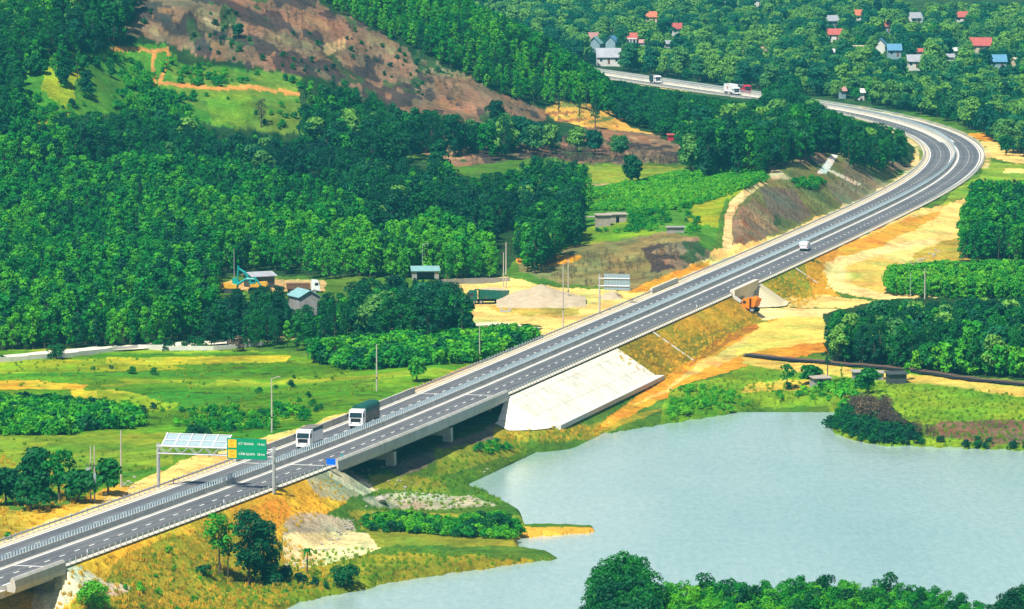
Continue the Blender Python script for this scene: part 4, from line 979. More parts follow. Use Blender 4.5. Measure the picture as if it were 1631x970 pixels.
# things that trees must not hide
HOLES += [(796, 372, 816, 440, 1500), (1299, 244, 1340, 280, 1575), (461, 455, 505, 488, 1290), (400, 432, 430, 445, 1330), (356, 436, 408, 449, 1330), (462, 444, 502, 453, 1350), (655, 432, 700, 446, 1290), (934, 336, 996, 362, 1440), (1060, 356, 1092, 372, 1380), (1288, 598, 1330, 622, 1075), (1356, 592, 1445, 614, 1090)]
VH = [  # village houses: px, py of the roof's middle, width in px, roof, wall, turn, style
 (1036, 31, 24, 'roof_orange', 'wall_cream', 0.1), (1045, 22, 15, 'roof_red', 'wall_white', 0.2), (1078, 51, 22, 'roof_red', 'wall_white', 0.3), (1006, 68, 22, 'roof_red', 'wall_white', -0.1), (1024, 72, 12, 'roof_pink', 'wall_white', -0.1),
 (945, 68, 20, 'roof_pink', 'wall_white', 0.5), (948, 76, 26, 'roof_teal', 'wall_blue', 1.4), (975, 73, 22, 'roof_blue', 'wall_blue', 1.3), (1064, 74, 18, 'roof_grey', 'wall_white', 0.4), (969, 92, 46, 'roof_grey', 'wall_white', 0.05),
 (1206, 6, 20, 'roof_blue', 'wall_white', 0.0), (1156, 9, 7, 'wall_white', 'wall_white', 0.3), (1183, 90, 11, 'roof_pink', 'wall_brick', 0.6), (1218, 85, 11, 'roof_pink', 'wall_white', 0.0), (1173, 11, 6, 'wall_white', 'wall_white', 0.1),
 (1329, 60, 28, 'roof_red', 'wall_white', -0.15), (1368, 31, 20, 'roof_orange', 'wall_white', 0.3), (1324, 39, 24, 'roof_grey', 'wall_blue', 0.4), (1413, 49, 19, 'roof_red', 'wall_blue', -0.2), (1457, 35, 22, 'roof_grey', 'wall_white', 0.4), (1468, 30, 14, 'roof_blue', 'wall_blue', 1.2),
 (1531, 34, 22, 'roof_red', 'wall_white', 0.05), (1403, 78, 22, 'roof_blue', 'wall_white', 1.4), (1424, 87, 26, 'roof_blue', 'wall_blue', 0.1), (1467, 87, 20, 'roof_red', 'wall_white', 0.15), (1562, 75, 40, 'roof_red', 'wall_cream', 0.0), (1588, 103, 34, 'roof_blue', 'wall_blue', 0.1),
 (1511, 96, 18, 'roof_grey', 'wall_white', 0.2), (1521, 88, 12, 'wall_white', 'wall_white', 0.5), (1455, 105, 24, 'roof_grey', 'wall_white', 0.1), (1328, 88, 9, 'wall_white', 'wall_white', 0.4), (1430, 79, 13, 'roof_pink', 'wall_cream', 0.0), (1617, 103, 8, 'wall_cream', 'wall_cream', 0.6),
 (1355, 56, 5, 'wall_white', 'wall_white', 0.2), (1368, 70, 36, 'wall_cream', 'wall_cream', 0.0), (1342, 153, 9, 'roof_pink', 'wall_blue', 0.3), (1372, 156, 7, 'wall_white', 'wall_white', 0.3), (1526, 71, 6, 'wall_white', 'wall_white', 0.2), (1600, 74, 0, '', '', 0), (972, 57, 8, 'wall_cream', 'wall_white', .2)]
for px, py, w, *_ in VH:
    if w: HOLES.append((px - w * 0.36, py - w * 0.12, px + w * 0.36, py + 1.5, at_z(px, py + max(6, w * 0.3), 9.0)[1]))

STANDS = []   # stands: outline, shape key, spacing, options, name key, label
def stand(poly, key, sp, label, name='forest_tree', **k): STANDS.append((poly, key, sp, label, name, k))
L_PLANT = 'slim green acacia in the broad plantation left of the road, below the bare hill'
stand([(-230, 262), (70, 255), (250, 240), (420, 262), (560, 300), (600, 360), (700, 330), (800, 380), (830, 415), (800, 442), (700, 446), (560, 440), (505, 446), (430, 428), (345, 442), (355, 500), (335, 530), (250, 548), (-230, 562)], 'acaciamix', 2.65, L_PLANT, zr=(4, 26), seed=1, smin=0.55, smax=1.12)
stand([(70, 190), (240, 165), (265, 168), (330, 205), (480, 222), (640, 262), (690, 300), (600, 360), (540, 300), (420, 268), (240, 246), (110, 232)], 'darkmix', 2.7, 'dark acacia in the dark-leaved band across the plantation', zr=(10, 34), seed=2, base=False, smin=0.6, smax=1.1)
stand([(640, 255), (700, 255), (760, 290), (860, 250), (930, 262), (948, 300), (935, 350), (880, 385), (830, 400), (800, 385), (700, 335), (610, 350)], 'darkmix', 3.1, 'dark tree at the right end of the plantation, by the brick sheds', zr=(8, 24), seed=3, base=False)
stand([(-230, -40), (235, -40), (195, 35), (175, 60), (130, 78), (60, 90), (30, 120), (50, 190), (-230, 215)], 'darkmix', 3.3, 'dark tree on the upper left flank of the hill', zr=(24, 85), seed=4, base=False)
stand([(-230, 190), (60, 190), (110, 200), (110, 232), (240, 246), (70, 258), (-230, 265)], 'acaciamix', 3.0, 'green tree at the left edge below the hill clearing', zr=(16, 34), seed=5, base=False)
stand([(470, -40), (740, -40), (748, 2), (800, 25), (870, 60), (930, 100), (975, 130), (985, 150), (965, 175), (900, 165), (850, 170), (790, 145), (700, 98), (600, 48), (515, 5)], 'acaciamix', 3.0, 'green tree on the wooded ridge above the village', zr=(18, 72), seed=6, smin=0.6, smax=0.95)
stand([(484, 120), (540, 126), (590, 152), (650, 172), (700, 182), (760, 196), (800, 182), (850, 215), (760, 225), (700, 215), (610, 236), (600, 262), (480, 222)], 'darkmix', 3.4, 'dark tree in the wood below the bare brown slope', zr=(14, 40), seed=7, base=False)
stand([(700, 200), (770, 188), (800, 178), (860, 195), (960, 212), (1040, 232), (1050, 245), (940, 225), (740, 222)], 'villagemix', 4.2, 'dark bush-like tree in the hedge below the bare slope', zr=(12, 26), seed=8, base=False, smin=0.6, smax=1.0)
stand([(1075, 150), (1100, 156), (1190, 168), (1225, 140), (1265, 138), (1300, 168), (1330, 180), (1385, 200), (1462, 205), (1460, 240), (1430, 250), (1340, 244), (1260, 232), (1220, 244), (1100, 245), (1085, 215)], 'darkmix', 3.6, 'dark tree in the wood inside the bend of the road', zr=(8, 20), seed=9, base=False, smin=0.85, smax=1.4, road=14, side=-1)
stand([(978, 130), (1040, 142), (1100, 152), (1190, 166), (1190, 215), (1090, 212), (1000, 190), (960, 165)], 'scrub', 3.0, 'bushy tree between the dug orange slope and the distant road', zr=(8, 22), seed=47, smin=0.5, smax=0.85, road=13, side=-1, base=False)
stand([(1300, 160), (1380, 172), (1470, 188), (1540, 208), (1620, 225), (1840, 235), (1840, 120), (1300, 120)], 'villagemix', 4.2, 'bushy tree beyond the outside of the far bend', zr=(8, 12), seed=10, smin=0.6, smax=1.2, road=15, side=1, base=False)
stand([(745, -15), (1391, -15), (1450, 6), (1840, 6), (1840, 130), (1290, 130), (1150, 130), (1000, 125), (985, 118), (870, 60), (800, 20)], 'villagemix', 5.6, 'broad green tree among the village houses', name='village_tree', zr=(8, 12), seed=11, smin=0.5, smax=1.25, road=14, side=1, base=False)
stand([(1040, 120), (1290, 120), (1300, 158), (1190, 146), (1040, 122)], 'villagemix', 4.6, 'broad green tree along the far side of the distant road', name='village_tree', zr=(8, 12), seed=12, smin=0.4, smax=0.9, road=14, side=1, base=False)
K_LAB = 'dark acacia in the dense wood right of the road, above the railway'
stand([(1548, 292), (1840, 284), (1840, 415), (1530, 416), (1528, 350)], 'acaciamix', 2.8, 'green acacia in the wood by the bend on the right edge', zr=(5, 9), seed=13, smin=0.8, smax=1.15)
stand([(1412, 425), (1480, 418), (1560, 416), (1840, 416), (1840, 470), (1540, 476), (1410, 468)], 'youngmix', 1.9, 'young bright green tree in the low plantation by the wooden pole', name='young_tree', zr=(4, 7), seed=14, smin=0.6, smax=1.0)
stand([(1318, 500), (1350, 492), (1420, 480), (1840, 474), (1840, 600), (1560, 596), (1420, 586), (1325, 574), (1310, 545)], 'darkmix', 2.8, K_LAB, zr=(3.5, 6), seed=15, smin=0.75, smax=1.1)
stand([(1440, 560), (1480, 548), (1580, 520), (1840, 500), (1840, 608), (1560, 598), (1440, 590)], 'youngmix', 2.2, 'lighter young acacia in front of the dark wood, above the railway', name='young_tree', zr=(3.5, 6), seed=16, smin=0.8, smax=1.3)
stand([(948, 905), (958, 888), (990, 884), (1022, 892), (1040, 925), (1045, 1080), (945, 1080)], 'fineD', 2.6, 'tall dark tree in the clump at the bottom edge by the lake', name='bank_tree', zr=(1, 2.5), seed=17, smin=1.0, smax=1.3, frac=0.5)
stand([(1035, 935), (1100, 918), (1200, 928), (1265, 918), (1340, 912), (1420, 918), (1500, 940), (1560, 962), (1590, 975), (1590, 1080), (1035, 1080)], 'bankmix', 2.2, 'bright green tree in the row along the bottom edge of the lake', name='bank_tree', zr=(1, 2.5), seed=18, smin=0.62, smax=0.85, frac=0.5)
stand([(1585, 960), (1631, 930), (1840, 930), (1840, 1080), (1585, 1080)], 'fineD', 2.6, 'dark tree at the bottom right corner by the lake', name='bank_tree', zr=(1, 2.5), seed=19, smin=0.8, smax=1.1, frac=0.5)
stand([(560, 455), (600, 440), (690, 446), (740, 462), (752, 490), (745, 512), (640, 512), (560, 505)], 'darkmix', 2.9, 'dark tree in the clump beside the sand yard', zr=(5, 8), seed=20, base=False)
stand([(362, 470), (400, 460), (455, 455), (512, 470), (560, 470), (560, 510), (520, 530), (430, 530), (320, 525), (318, 500)], 'darkmix', 3.1, 'dark tree in front of the small grey house', zr=(5, 8), seed=21, base=False, smin=0.6, smax=1.0)
stand([(505, 545), (600, 528), (760, 522), (830, 515), (862, 522), (856, 540), (780, 572), (700, 578), (560, 588), (505, 575)], 'shrubmix', 1.8, 'green bush in the thicket between field and road', name='bush', zr=(4, 7), seed=22, smin=1.1, smax=2.1, road=13)
stand([(-230, 632), (60, 628), (200, 640), (235, 665), (225, 690), (-230, 692)], 'shrubmix', 1.8, 'green bush in the thicket at the left edge of the fields', name='bush', zr=(3, 4), seed=23, smin=0.9, smax=1.8)
stand([(210, 672), (320, 676), (340, 692), (220, 700)], 'shrubD', 2.2, 'dark bush on the field bank beyond the flooded field', name='bush', zr=(3, 4), seed=24, smin=0.6, smax=1.3)
stand([(568, 822), (640, 812), (720, 822), (800, 812), (828, 835), (828, 858), (760, 855), (640, 846), (580, 842)], 'shrubmix', 1.4, 'green bush on the little headland by the lake', name='bush', zr=(0.5, 2), seed=25, smin=0.6, smax=1.2)
stand([(1318, 665), (1350, 640), (1385, 630), (1430, 660), (1470, 685), (1445, 706), (1380, 706), (1325, 690)], 'shrubD', 1.6, 'dark green bush on the shore point right of the inlet', name='bush', zr=(0.2, 2), seed=26, smin=0.6, smax=1.2, keep_low=0.1)
stand([(1440, 690), (1631, 700), (1840, 705), (1840, 718), (1500, 714), (1440, 708)], 'shrubD', 2.0, 'dark green bush along the waterline at the right edge', name='bush', zr=(0.2, 2), seed=27, smin=0.5, smax=1.1, keep_low=0.1)
stand([(1355, 630), (1410, 625), (1425, 660), (1480, 678), (1560, 690), (1500, 702), (1430, 690), (1375, 672), (1350, 655)], 'dry', 1.7, 'leafless purple-brown bush on the shore point', name='dry_bush', zr=(0.3, 3), seed=28, smin=0.6, smax=1.2)
stand([(1065, 620), (1110, 610), (1185, 625), (1200, 640), (1140, 664), (1065, 670)], 'shrubY', 1.8, 'low green bush on the lake bank below the orange track', name='bush', zr=(0.3, 3), seed=29, smin=0.4, smax=0.9, dens=lambda x, y: 0.5 + vnoise(x / 6, y / 12, 3))
stand([(925, 305), (1080, 274), (1215, 270), (1222, 286), (1150, 312), (1090, 330), (960, 345), (920, 335)], 'shrubY', 1.5, 'low bright green bush in the planted patch beyond the brick sheds', name='bush', zr=(12, 18), seed=30, smin=0.6, smax=1.0, road=16)
stand([(900, 360), (960, 330), (1090, 330), (1120, 350), (1110, 372), (1000, 368), (930, 378), (820, 432), (830, 410), (870, 395)], 'shrub', 2.2, 'green bush on the mound above the sand yard', name='bush', zr=(9, 15), seed=31, smin=0.5, smax=1.1, dens=lambda x, y: 0.45 + 0.8 * vnoise(x / 9, y / 25, 3))
stand([(0, 90), (180, 75), (270, 85), (480, 125), (482, 205), (330, 200), (250, 180), (70, 195), (0, 190)], 'shrub', 1.9, 'green bush on the half cleared hillside', name='bush', zr=(22, 46), seed=32, smin=0.5, smax=1.4, dens=lambda x, y: np.clip(0.36 + 1.2 * vnoise(x / 14, y / 20, 3), 0, 1))
stand([(0, 90), (70, 90), (180, 80), (240, 90), (190, 120), (110, 190), (70, 205), (0, 200)], 'scrub', 4.0, 'scrubby tree on the half cleared hillside', name='scrub_tree', zr=(22, 46), seed=33, smin=0.4, smax=0.9, dens=lambda x, y: np.clip(0.25 + 1.2 * vnoise(x / 14, y / 20, 9), 0, 1))
stand([(190, 20), (480, 0), (515, 15), (700, 105), (860, 175), (820, 195), (700, 160), (545, 118), (480, 112), (300, 80)], 'shrubD', 3.0, 'small dark bush left on the bare brown slope', name='bush', zr=(22, 60), seed=34, smin=0.35, smax=0.9, dens=lambda x, y: np.clip(0.1 + 0.9 * vnoise(x / 12, y / 18, 3), 0, 1))
stand([(190, 20), (480, 0), (515, 15), (700, 105), (860, 175), (820, 195), (700, 160), (545, 118), (480, 112), (300, 80)], 'dry', 2.6, 'dead grey-brown brush on the bare hillside', name='dry_bush', zr=(22, 60), seed=35, smin=0.3, smax=0.7, dens=lambda x, y: np.clip(0.45 + 0.9 * vnoise(x / 9, y / 14, 5), 0, 1))
stand([(610, 225), (760, 210), (950, 215), (1080, 240), (1090, 262), (940, 262), (860, 252), (740, 262), (650, 240)], 'dry', 2.6, 'dead grey-brown brush between wood and fields', name='dry_bush', zr=(10, 26), seed=36, smin=0.3, smax=0.8, dens=lambda x, y: np.clip(0.5 + 0.8 * vnoise(x / 9, y / 14, 5), 0, 1))
stand([(820, 410), (1000, 395), (1110, 380), (1135, 405), (1060, 440), (1010, 462), (900, 452)], 'dry', 2.0, 'dead brown brush on the cut mound beside the road', name='dry_bush', zr=(7, 14), seed=37, smin=0.25, smax=0.6, dens=lambda x, y: np.clip(0.25 + 0.9 * vnoise(x / 9, y / 14, 5), 0, 1))
stand([(1170, 330), (1250, 290), (1350, 270), (1430, 290), (1420, 320), (1290, 350), (1180, 398)], 'dry', 1.8, 'low dead brush on the steep cutting', name='dry_bush', zr=(9, 22), seed=38, smin=0.12, smax=0.3, road=13.5)
stand([(1260, 285), (1300, 278), (1320, 290), (1300, 300), (1265, 296)], 'shrub', 1.8, 'green bush on top of the cutting', name='bush', zr=(12, 22), seed=39, smin=0.6, smax=1.0)
stand([(200, 880), (400, 850), (450, 910), (560, 940), (430, 975), (100, 975), (120, 950)], 'shrubY', 2.6, 'low green weed clump on the near lake bank', name='bush', zr=(0.5, 4), seed=41, smin=0.2, smax=0.55, dens=lambda x, y: np.clip(0.25 + 1.0 * vnoise(x / 6, y / 9, 5), 0, 1))
stand([(-230, 560), (300, 575), (600, 600), (640, 610), (450, 690), (300, 690), (-230, 620)], 'shrubD', 4.5, 'small dark bush on a field bank', name='bush', zr=(3, 5), seed=42, smin=0.3, smax=0.9, road=16, dens=lambda x, y: np.clip(-0.02 + 0.9 * vnoise(x / 8, y / 14, 5), 0, 1))
stand([(250, 650), (440, 640), (520, 650), (430, 690), (250, 680)], 'shrub', 2.4, 'green bush along the bank behind the tall poles', name='bush', zr=(3, 6), seed=43, smin=0.5, smax=1.1, road=20, dens=lambda x, y: np.clip(0.4 + 0.9 * vnoise(x / 8, y / 14, 5), 0, 1))
stand([(1240, 612), (1400, 600), (1420, 640), (1380, 660), (1330, 645), (1240, 640)], 'shrubY', 1.8, 'bright green bush around the little brick sheds by the lake', name='bush', zr=(0.4, 3.5), seed=44, smin=0.4, smax=1.0, dens=lambda x, y: np.clip(0.5 + 0.9 * vnoise(x / 6, y / 10, 5), 0, 1))
stand([(700, 700), (790, 698), (826, 712), (780, 722), (700, 715)], 'shrub', 1.5, 'green bush on the small spit beside the bridge', name='bush', zr=(0.2, 2), seed=45, smin=0.4, smax=0.8, keep_low=0.1)
stand([(230, 540), (420, 528), (420, 545), (230, 560)], 'shrubD', 3.0, 'dark bush along the pale lane', name='bush', zr=(4, 6), seed=46, smin=0.5, smax=1.2, dens=lambda x, y: 0.4 + 0 * x)

BY = {}
for poly, key, sp, label, name, k in STANDS:
    rows = scatter(poly, key, sp, **k)
    for r in rows: BY.setdefault(name, []).append((r[6], key, r, label))
n_trees = 0
LIM = {'forest_tree': 300, 'village_tree': 240, 'young_tree': 150, 'bank_tree': 300, 'bush': 280, 'dry_bush': 60, 'scrub_tree': 40, 'x': 0}
MLAB = {'forest_tree': 'close-set woodland trees', 'village_tree': 'far-off trees round the village', 'young_tree': 'close-set young plantation trees', 'bank_tree': 'trees on the near bank', 'bush': 'scattered green bushes', 'dry_bush': 'dead brush', 'scrub_tree': 'scrub trees on the hillside', 'x': 'dry grass tufts'}
CATS = {'forest_tree': 'tree', 'village_tree': 'tree', 'young_tree': 'tree', 'bank_tree': 'tree', 'bush': 'bush', 'dry_bush': 'bush', 'scrub_tree': 'tree'}
REST = {}
for name, lst in BY.items():
    # the ones that show largest and stand inside the frame come first
    def rank(e):
        r = e[2]; out = not (-20 < r[7] < 1650 and -10 < r[8] < 968)
        return (out, -e[0])
    lst.sort(key=rank)
    lim = LIM.get(name, 100)
    if name == 'forest_tree':       # spread: the largest, that is mostly the near stands
        pass
    cnt = {}
    for i, (sz, key, r, label) in enumerate(lst):
        if i < lim:
            plant(name, PR[key][r[5]], r[0], r[1], r[2] - 0.05, r[3], r[4], label, CATS[name], group={'forest_tree': 'woodland trees', 'village_tree': 'trees among the village houses', 'young_tree': 'young plantation trees', 'bank_tree': 'trees on the bank at the bottom edge', 'bush': 'green bushes', 'dry_bush': 'leafless brush', 'scrub_tree': 'scrubby trees of the clearing'}[name], parts=sz > 14)
        else: REST.setdefault((name, key), []).append(r)
    print(name, len(lst))
nm_of = {'acacia': 'forest', 'dark': 'forest', 'young': 'young_forest', 'village': 'far_woodland', 'scrub': 'woodland', 'shrub': 'undergrowth', 'shrubmix': 'undergrowth', 'acaciamix': 'forest', 'darkmix': 'forest', 'villagemix': 'far_woodland', 'youngmix': 'young_forest', 'bankmix': 'forest', 'fineD': 'forest', 'fine': 'forest', 'shrubY': 'undergrowth', 'shrubD': 'undergrowth', 'dry': 'undergrowth', 'tuftY': 'grass', 'tuftG': 'grass'}
for (name, key), rows in REST.items():
    mass_object(nm_of[key], key, rows, MLAB[name] + ' growing as one mass', {'forest': 'forest', 'far_woodland': 'woodland'}.get(nm_of[key], 'vegetation'))

# grass and weeds on open ground
def grass(poly, key, sp, seed, **k):
    return scatter(poly, key, sp, seed=seed, holes=False, smin=k.pop('smin', 0.35), smax=k.pop('smax', 0.95), frac=0.1, **k)
gr = []
gr += grass([(80, 905), (530, 742), (560, 800), (450, 850), (560, 925), (430, 975), (60, 975)], 'tuftY', 1.5, 201, zr=(0.5, 8), road=9.6)
gr += grass([(965, 550), (1160, 474), (1212, 505), (1060, 608), (990, 580)], 'tuftY', 1.5, 202, zr=(2, 8.5), road=9.6)
gr += grass([(1205, 450), (1300, 415), (1330, 460), (1270, 492)], 'tuftY', 1.5, 203, zr=(3, 8.5), road=9.6)
gr += grass([(-60, 700), (180, 780), (0, 860), (-60, 860)], 'tuftY', 2.2, 204, zr=(3, 7.5))
gr += grass([(780, 680), (940, 678), (1060, 655), (940, 698), (790, 702)], 'tuftY', 1.5, 209, zr=(0.2, 3), keep_low=0.1)
mass_object('grass', 'tuftY', gr, 'dry yellow grass on the road banks', 'grass')
gg = []
gg += grass([(200, 880), (620, 870), (880, 888), (560, 945), (430, 975), (60, 975), (120, 950)], 'tuftG', 1.6, 205, zr=(0.2, 4), keep_low=0.1)
gg += grass([(-60, 560), (450, 575), (640, 600), (440, 690), (250, 760), (-60, 730)], 'tuftG', 3.2, 206, zr=(3, 6), road=15, dens=lambda x, y: np.clip(0.5 + 1.2 * vnoise(x / 12, y / 20, 5), 0, 1))
gg += grass([(1060, 620), (1200, 590), (1631, 625), (1631, 715), (1330, 708), (1060, 680)], 'tuftG', 1.9, 207, zr=(0.2, 4), keep_low=0.1)
gg += grass([(590, 745), (790, 690), (940, 680), (830, 800), (600, 830)], 'tuftG', 1.8, 208, zr=(0.2, 3), keep_low=0.1)
mass_object('grass', 'tuftG', gg, 'green grass and weeds in fields and along the shore', 'grass')
print('grass', len(gr), len(gg))

# trees that stand alone and can be told apart
def lone(name, P, px, py, sc, label, cat='tree', rz=0.0, sxy=1.0, dz=-0.05):
    x, y, z = ground(px, py); return plant(name, P, x, y, z + dz, sc, rz, label, cat, sxy=sxy)
O = lambda seed, leaf='leaf_acacia', kind='open', **k: Proto(seed, kind, leaf, **k)
lone('bank_tree', O(501, 'leaf_young', h=9.5, rx=3.0, n=17, low=0.42, lobe=0.72, per=46, tr=0.17), 350, 916, 1.0, 'airy light green tree on two thin trunks, on the lake bank by the palm')
lone('bank_tree', O(502, 'leaf_acacia', h=8.6, rx=2.0, n=11, low=0.45, lobe=0.8, per=50, tr=0.12), 363, 924, 1.0, 'slender tree squeezed between the airy tree and the dense dark tree', rz=1)
lone('bank_tree', O(503, 'leaf_dark', h=11, rx=3.6, n=30, low=0.22, lobe=0.85, per=62, tr=0.26), 397, 932, 1.0, 'tall dense dark tree beside the airy pair on the lake bank')
lone('palm_tree', O(504, 'leaf_acacia', 'palm', h=4.0, n=15, fl=1.15), 490, 917, 1.0, 'small fan palm overgrown with creeper on the lake bank')
lone('bush', O(505, 'leaf_dark', 'shrub', h=2.9, rx=2.8), 553, 932, 1.0, 'low rounded dark bush at the water by the palm', 'bush', sxy=1.1)
for i, (a, b, s_) in enumerate([(430, 926, 1.2), (455, 924, 1.25), (478, 930, 1.0), (500, 934, 0.8), (520, 937, 0.6)]):
    lone('bush', PR['shrubD'][i % 4], a, b, s_, ['dark bush at the foot of the tall dense tree', 'dark bush second to the right of the tall dense tree', 'dark bush just left of the fan palm', 'dark bush at the foot of the fan palm', 'lowest dark bush right of the fan palm'][i], 'bush', rz=i)
lone('bush', O(506, 'leaf_dark', 'shrub', h=1.6, rx=1.6), 327, 918, 1.0, 'small dark bush left of the airy tree trunks', 'bush')
lone('bush', O(507, 'leaf_acacia', 'shrub', h=4.6, rx=3.6), 146, 975, 1.0, 'big rounded green tree-bush below the first bridge end', 'bush')
lone('bush', O(508, 'leaf_dark', 'shrub', h=3.4, rx=2.6), 798, 852, 1.0, 'tall dark bush at the tip of the headland', 'bush')
lone('bush', O(509, 'leaf_young', 'shrub', h=1.0, rx=0.9), 12, 858, 1.0, 'small round green bush at the left edge, by the guard rail', 'bush')
lone('field_tree', O(510, 'leaf_dark', 'round', h=8, rx=3.6), 55, 795, 1.0, 'broad dark tree in the grove by the flooded field, left one')
lone('field_tree', O(511, 'leaf_acacia', 'open', h=8.2, rx=3.0, n=24, per=60, tr=0.25), 95, 798, 1.0, 'tree with a pale trunk in the grove by the flooded field')
lone('field_tree', O(512, 'leaf_dark', 'round', h=5.6, rx=3.4), 10, 805, 1.0, 'dark tree at the left edge of the grove by the flooded field')
lone('field_tree', O(513, 'leaf_dark', 'round', h=5.0, rx=3.2), 125, 800, 1.0, 'low dark tree in the grove, left of the transformer poles')
lone('field_tree', O(514, 'leaf_dark', 'round', h=5.8, rx=2.6), 172, 788, 1.0, 'rounded dark tree right of the transformer poles')
lone('field_tree', O(515, 'leaf_dark', 'round', h=5.0, rx=3.6), 50, 812, 1.0, 'low dark tree in front of the grove by the flooded field')
lone('field_tree', O(516, 'leaf_acacia', 'round', h=4.6, rx=2.2), 664, 608, 1.0, 'rounded bright green tree in the field by the road')
lone('field_tree', O(517, 'leaf_acacia', 'open', h=5.5, rx=2.0), 533, 580, 1.0, 'light green tree at the corner of the thicket and the fields')
lone('field_tree', O(518, 'leaf_acacia', 'open', h=5.2, rx=2.0), 500, 578, 1.0, 'thin tree left of the thicket in the fields')
lone('bush', O(519, 'leaf_dry', 'shrub', h=3.4, rx=2.0), 376, 560, 1.0, 'dry olive-brown bush beside the pale lane', 'bush')
lone('bush', O(520, 'leaf_dark', 'shrub', h=3.0, rx=2.8), 88, 572, 1.0, 'dark bush hiding part of the pale lane', 'bush')
lone('shore_tree', O(521, 'leaf_dark', 'slim'), 1318, 612, 1.22, 'tall slim tree beside the brick shed, crossing the pale ground above')
lone('shore_tree', O(522, 'leaf_acacia', 'open', h=5.2, rx=2.0, n=13, per=60, low=0.4, tr=0.12), 1254, 621, 1.0, 'small umbrella-shaped tree left of the brick shed')
lone('shore_tree', O(523, 'leaf_dark', 'round', h=3.6, rx=2.5), 1293, 612, 1.0, 'dark rounded tree just behind the brick shed')
lone('shore_tree', O(524, 'leaf_dark', 'round', h=5.0, rx=2.6), 1383, 628, 1.0, 'dark tree in front of the dark low sheds')
lone('shore_tree', O(525, 'leaf_acacia', 'slim'), 1340, 612, 0.45, 'little cypress-shaped tree between the sheds')
lone('shore_tree', O(526, 'leaf_acacia', 'open', h=3.4, rx=1.3, n=10, per=60), 1443, 605, 1.0, 'small tree against the railway bank')
lone('dry_bush', O(527, 'leaf_dry', 'shrub', h=4.0, rx=3.0), 1380, 672, 1.0, 'big purple-brown leafless bush on the shore point', 'bush')
lone('dry_bush', O(528, 'leaf_dry', 'shrub', h=2.6, rx=2.2), 1408, 682, 1.0, 'smaller brown bush beside the big purple-brown one', 'bush')
lone('shore_tree', O(529, 'leaf_young', 'palm', h=2.2, fl=2.4, fw=0.55, n=9), 1345, 640, 1.0, 'bright green banana clump below the brick shed')
lone('shore_tree', O(530, 'leaf_young', 'palm', h=1.8, fl=2.2, fw=0.55, n=9), 1362, 640, 1.0, 'bright green banana clump nearer the purple-brown bush')
lone('hill_tree', O(531, 'leaf_dark', 'open', h=9, rx=2.0, n=12), 948, 205, 1.1, 'dark tree standing against the orange dug slope')
lone('hill_tree', O(532, 'leaf_dark', 'slim'), 890, 192, 0.8, 'thin bare-trunked tree against the left part of the orange dug slope')
lone('hill_tree', O(533, 'leaf_dark', 'slim'), 923, 198, 0.75, 'thin tree between two others on the orange dug slope')
lone('hill_tree', O(534, 'leaf_dark', 'round', h=8, rx=3.2), 1006, 296, 1.0, 'dark tree between the two strips of field')
lone('hill_tree', O(535, 'leaf_dark', 'round', h=9, rx=3.8), 1110, 262, 1.0, 'dark tree at the corner of the wood by the small field')
lone('hill_tree', O(536, 'leaf_dark', 'open', h=9, rx=3.0), 1151, 250, 1.1, 'dark tree with yellowish twigs in front of the small field')
lone('hill_tree', O(537, 'leaf_young', 'round', h=5.5, rx=3.2), 706, 292, 1.0, 'single yellow-green tree among the dark plantation')
lone('hill_tree', O(538, 'leaf_dark', 'round', h=9, rx=3.4), 699, 275, 1.0, 'dark tree behind the single yellow-green tree')
lone('hill_tree', O(539, 'leaf_dark', 'slim'), 124, 138, 1.2, 'tall thin dark tree in the hillside clearing')
lone('hill_tree', O(540, 'leaf_dry', 'open', h=8, rx=2, per=20), 416, 203, 1.0, 'almost leafless tree at the foot of the hillside clearing')
lone('hill_tree', O(541, 'leaf_dark', 'round', h=9, rx=3.2), 252, 200, 1.1, 'dark tree rising above the edge of the plantation under the clearing')
lone('hill_tree', O(542, 'leaf_dark', 'scrub' if 0 else 'round', h=4, rx=1.8), 380, 60, 1.0, 'single dark tree on the bare brown slope')
lone('hill_tree', O(543, 'leaf_dark', 'round', h=8, rx=3.2), 790, 205, 1.0, 'dark tree breaking the hedge below the bare slope')
lone('hill_tree', O(544, 'leaf_dark', 'round', h=10, rx=5), 1258, 178, 1.2, 'largest dark tree at the top of the wood inside the bend')
lone('far_tree', O(545, 'leaf_dark', 'round', h=8, rx=3.5), 1628, 222, 1.1, 'dark tree at the right edge beside the sand field')

lone('bush', O(550, 'leaf_dark', 'shrub', h=3.2, rx=3.2), 418, 930, 1.0, 'large dark bush right at the foot of the tall dense tree, nearest the water', 'bush')
lone('bank_tree', O(551, 'leaf_dark', 'open', h=9.0, rx=2.8, n=24, low=0.2, lobe=0.9, per=60, tr=0.2), 420, 926, 1.0, 'dense dark tree leaning out right of the tallest one on the lake bank')

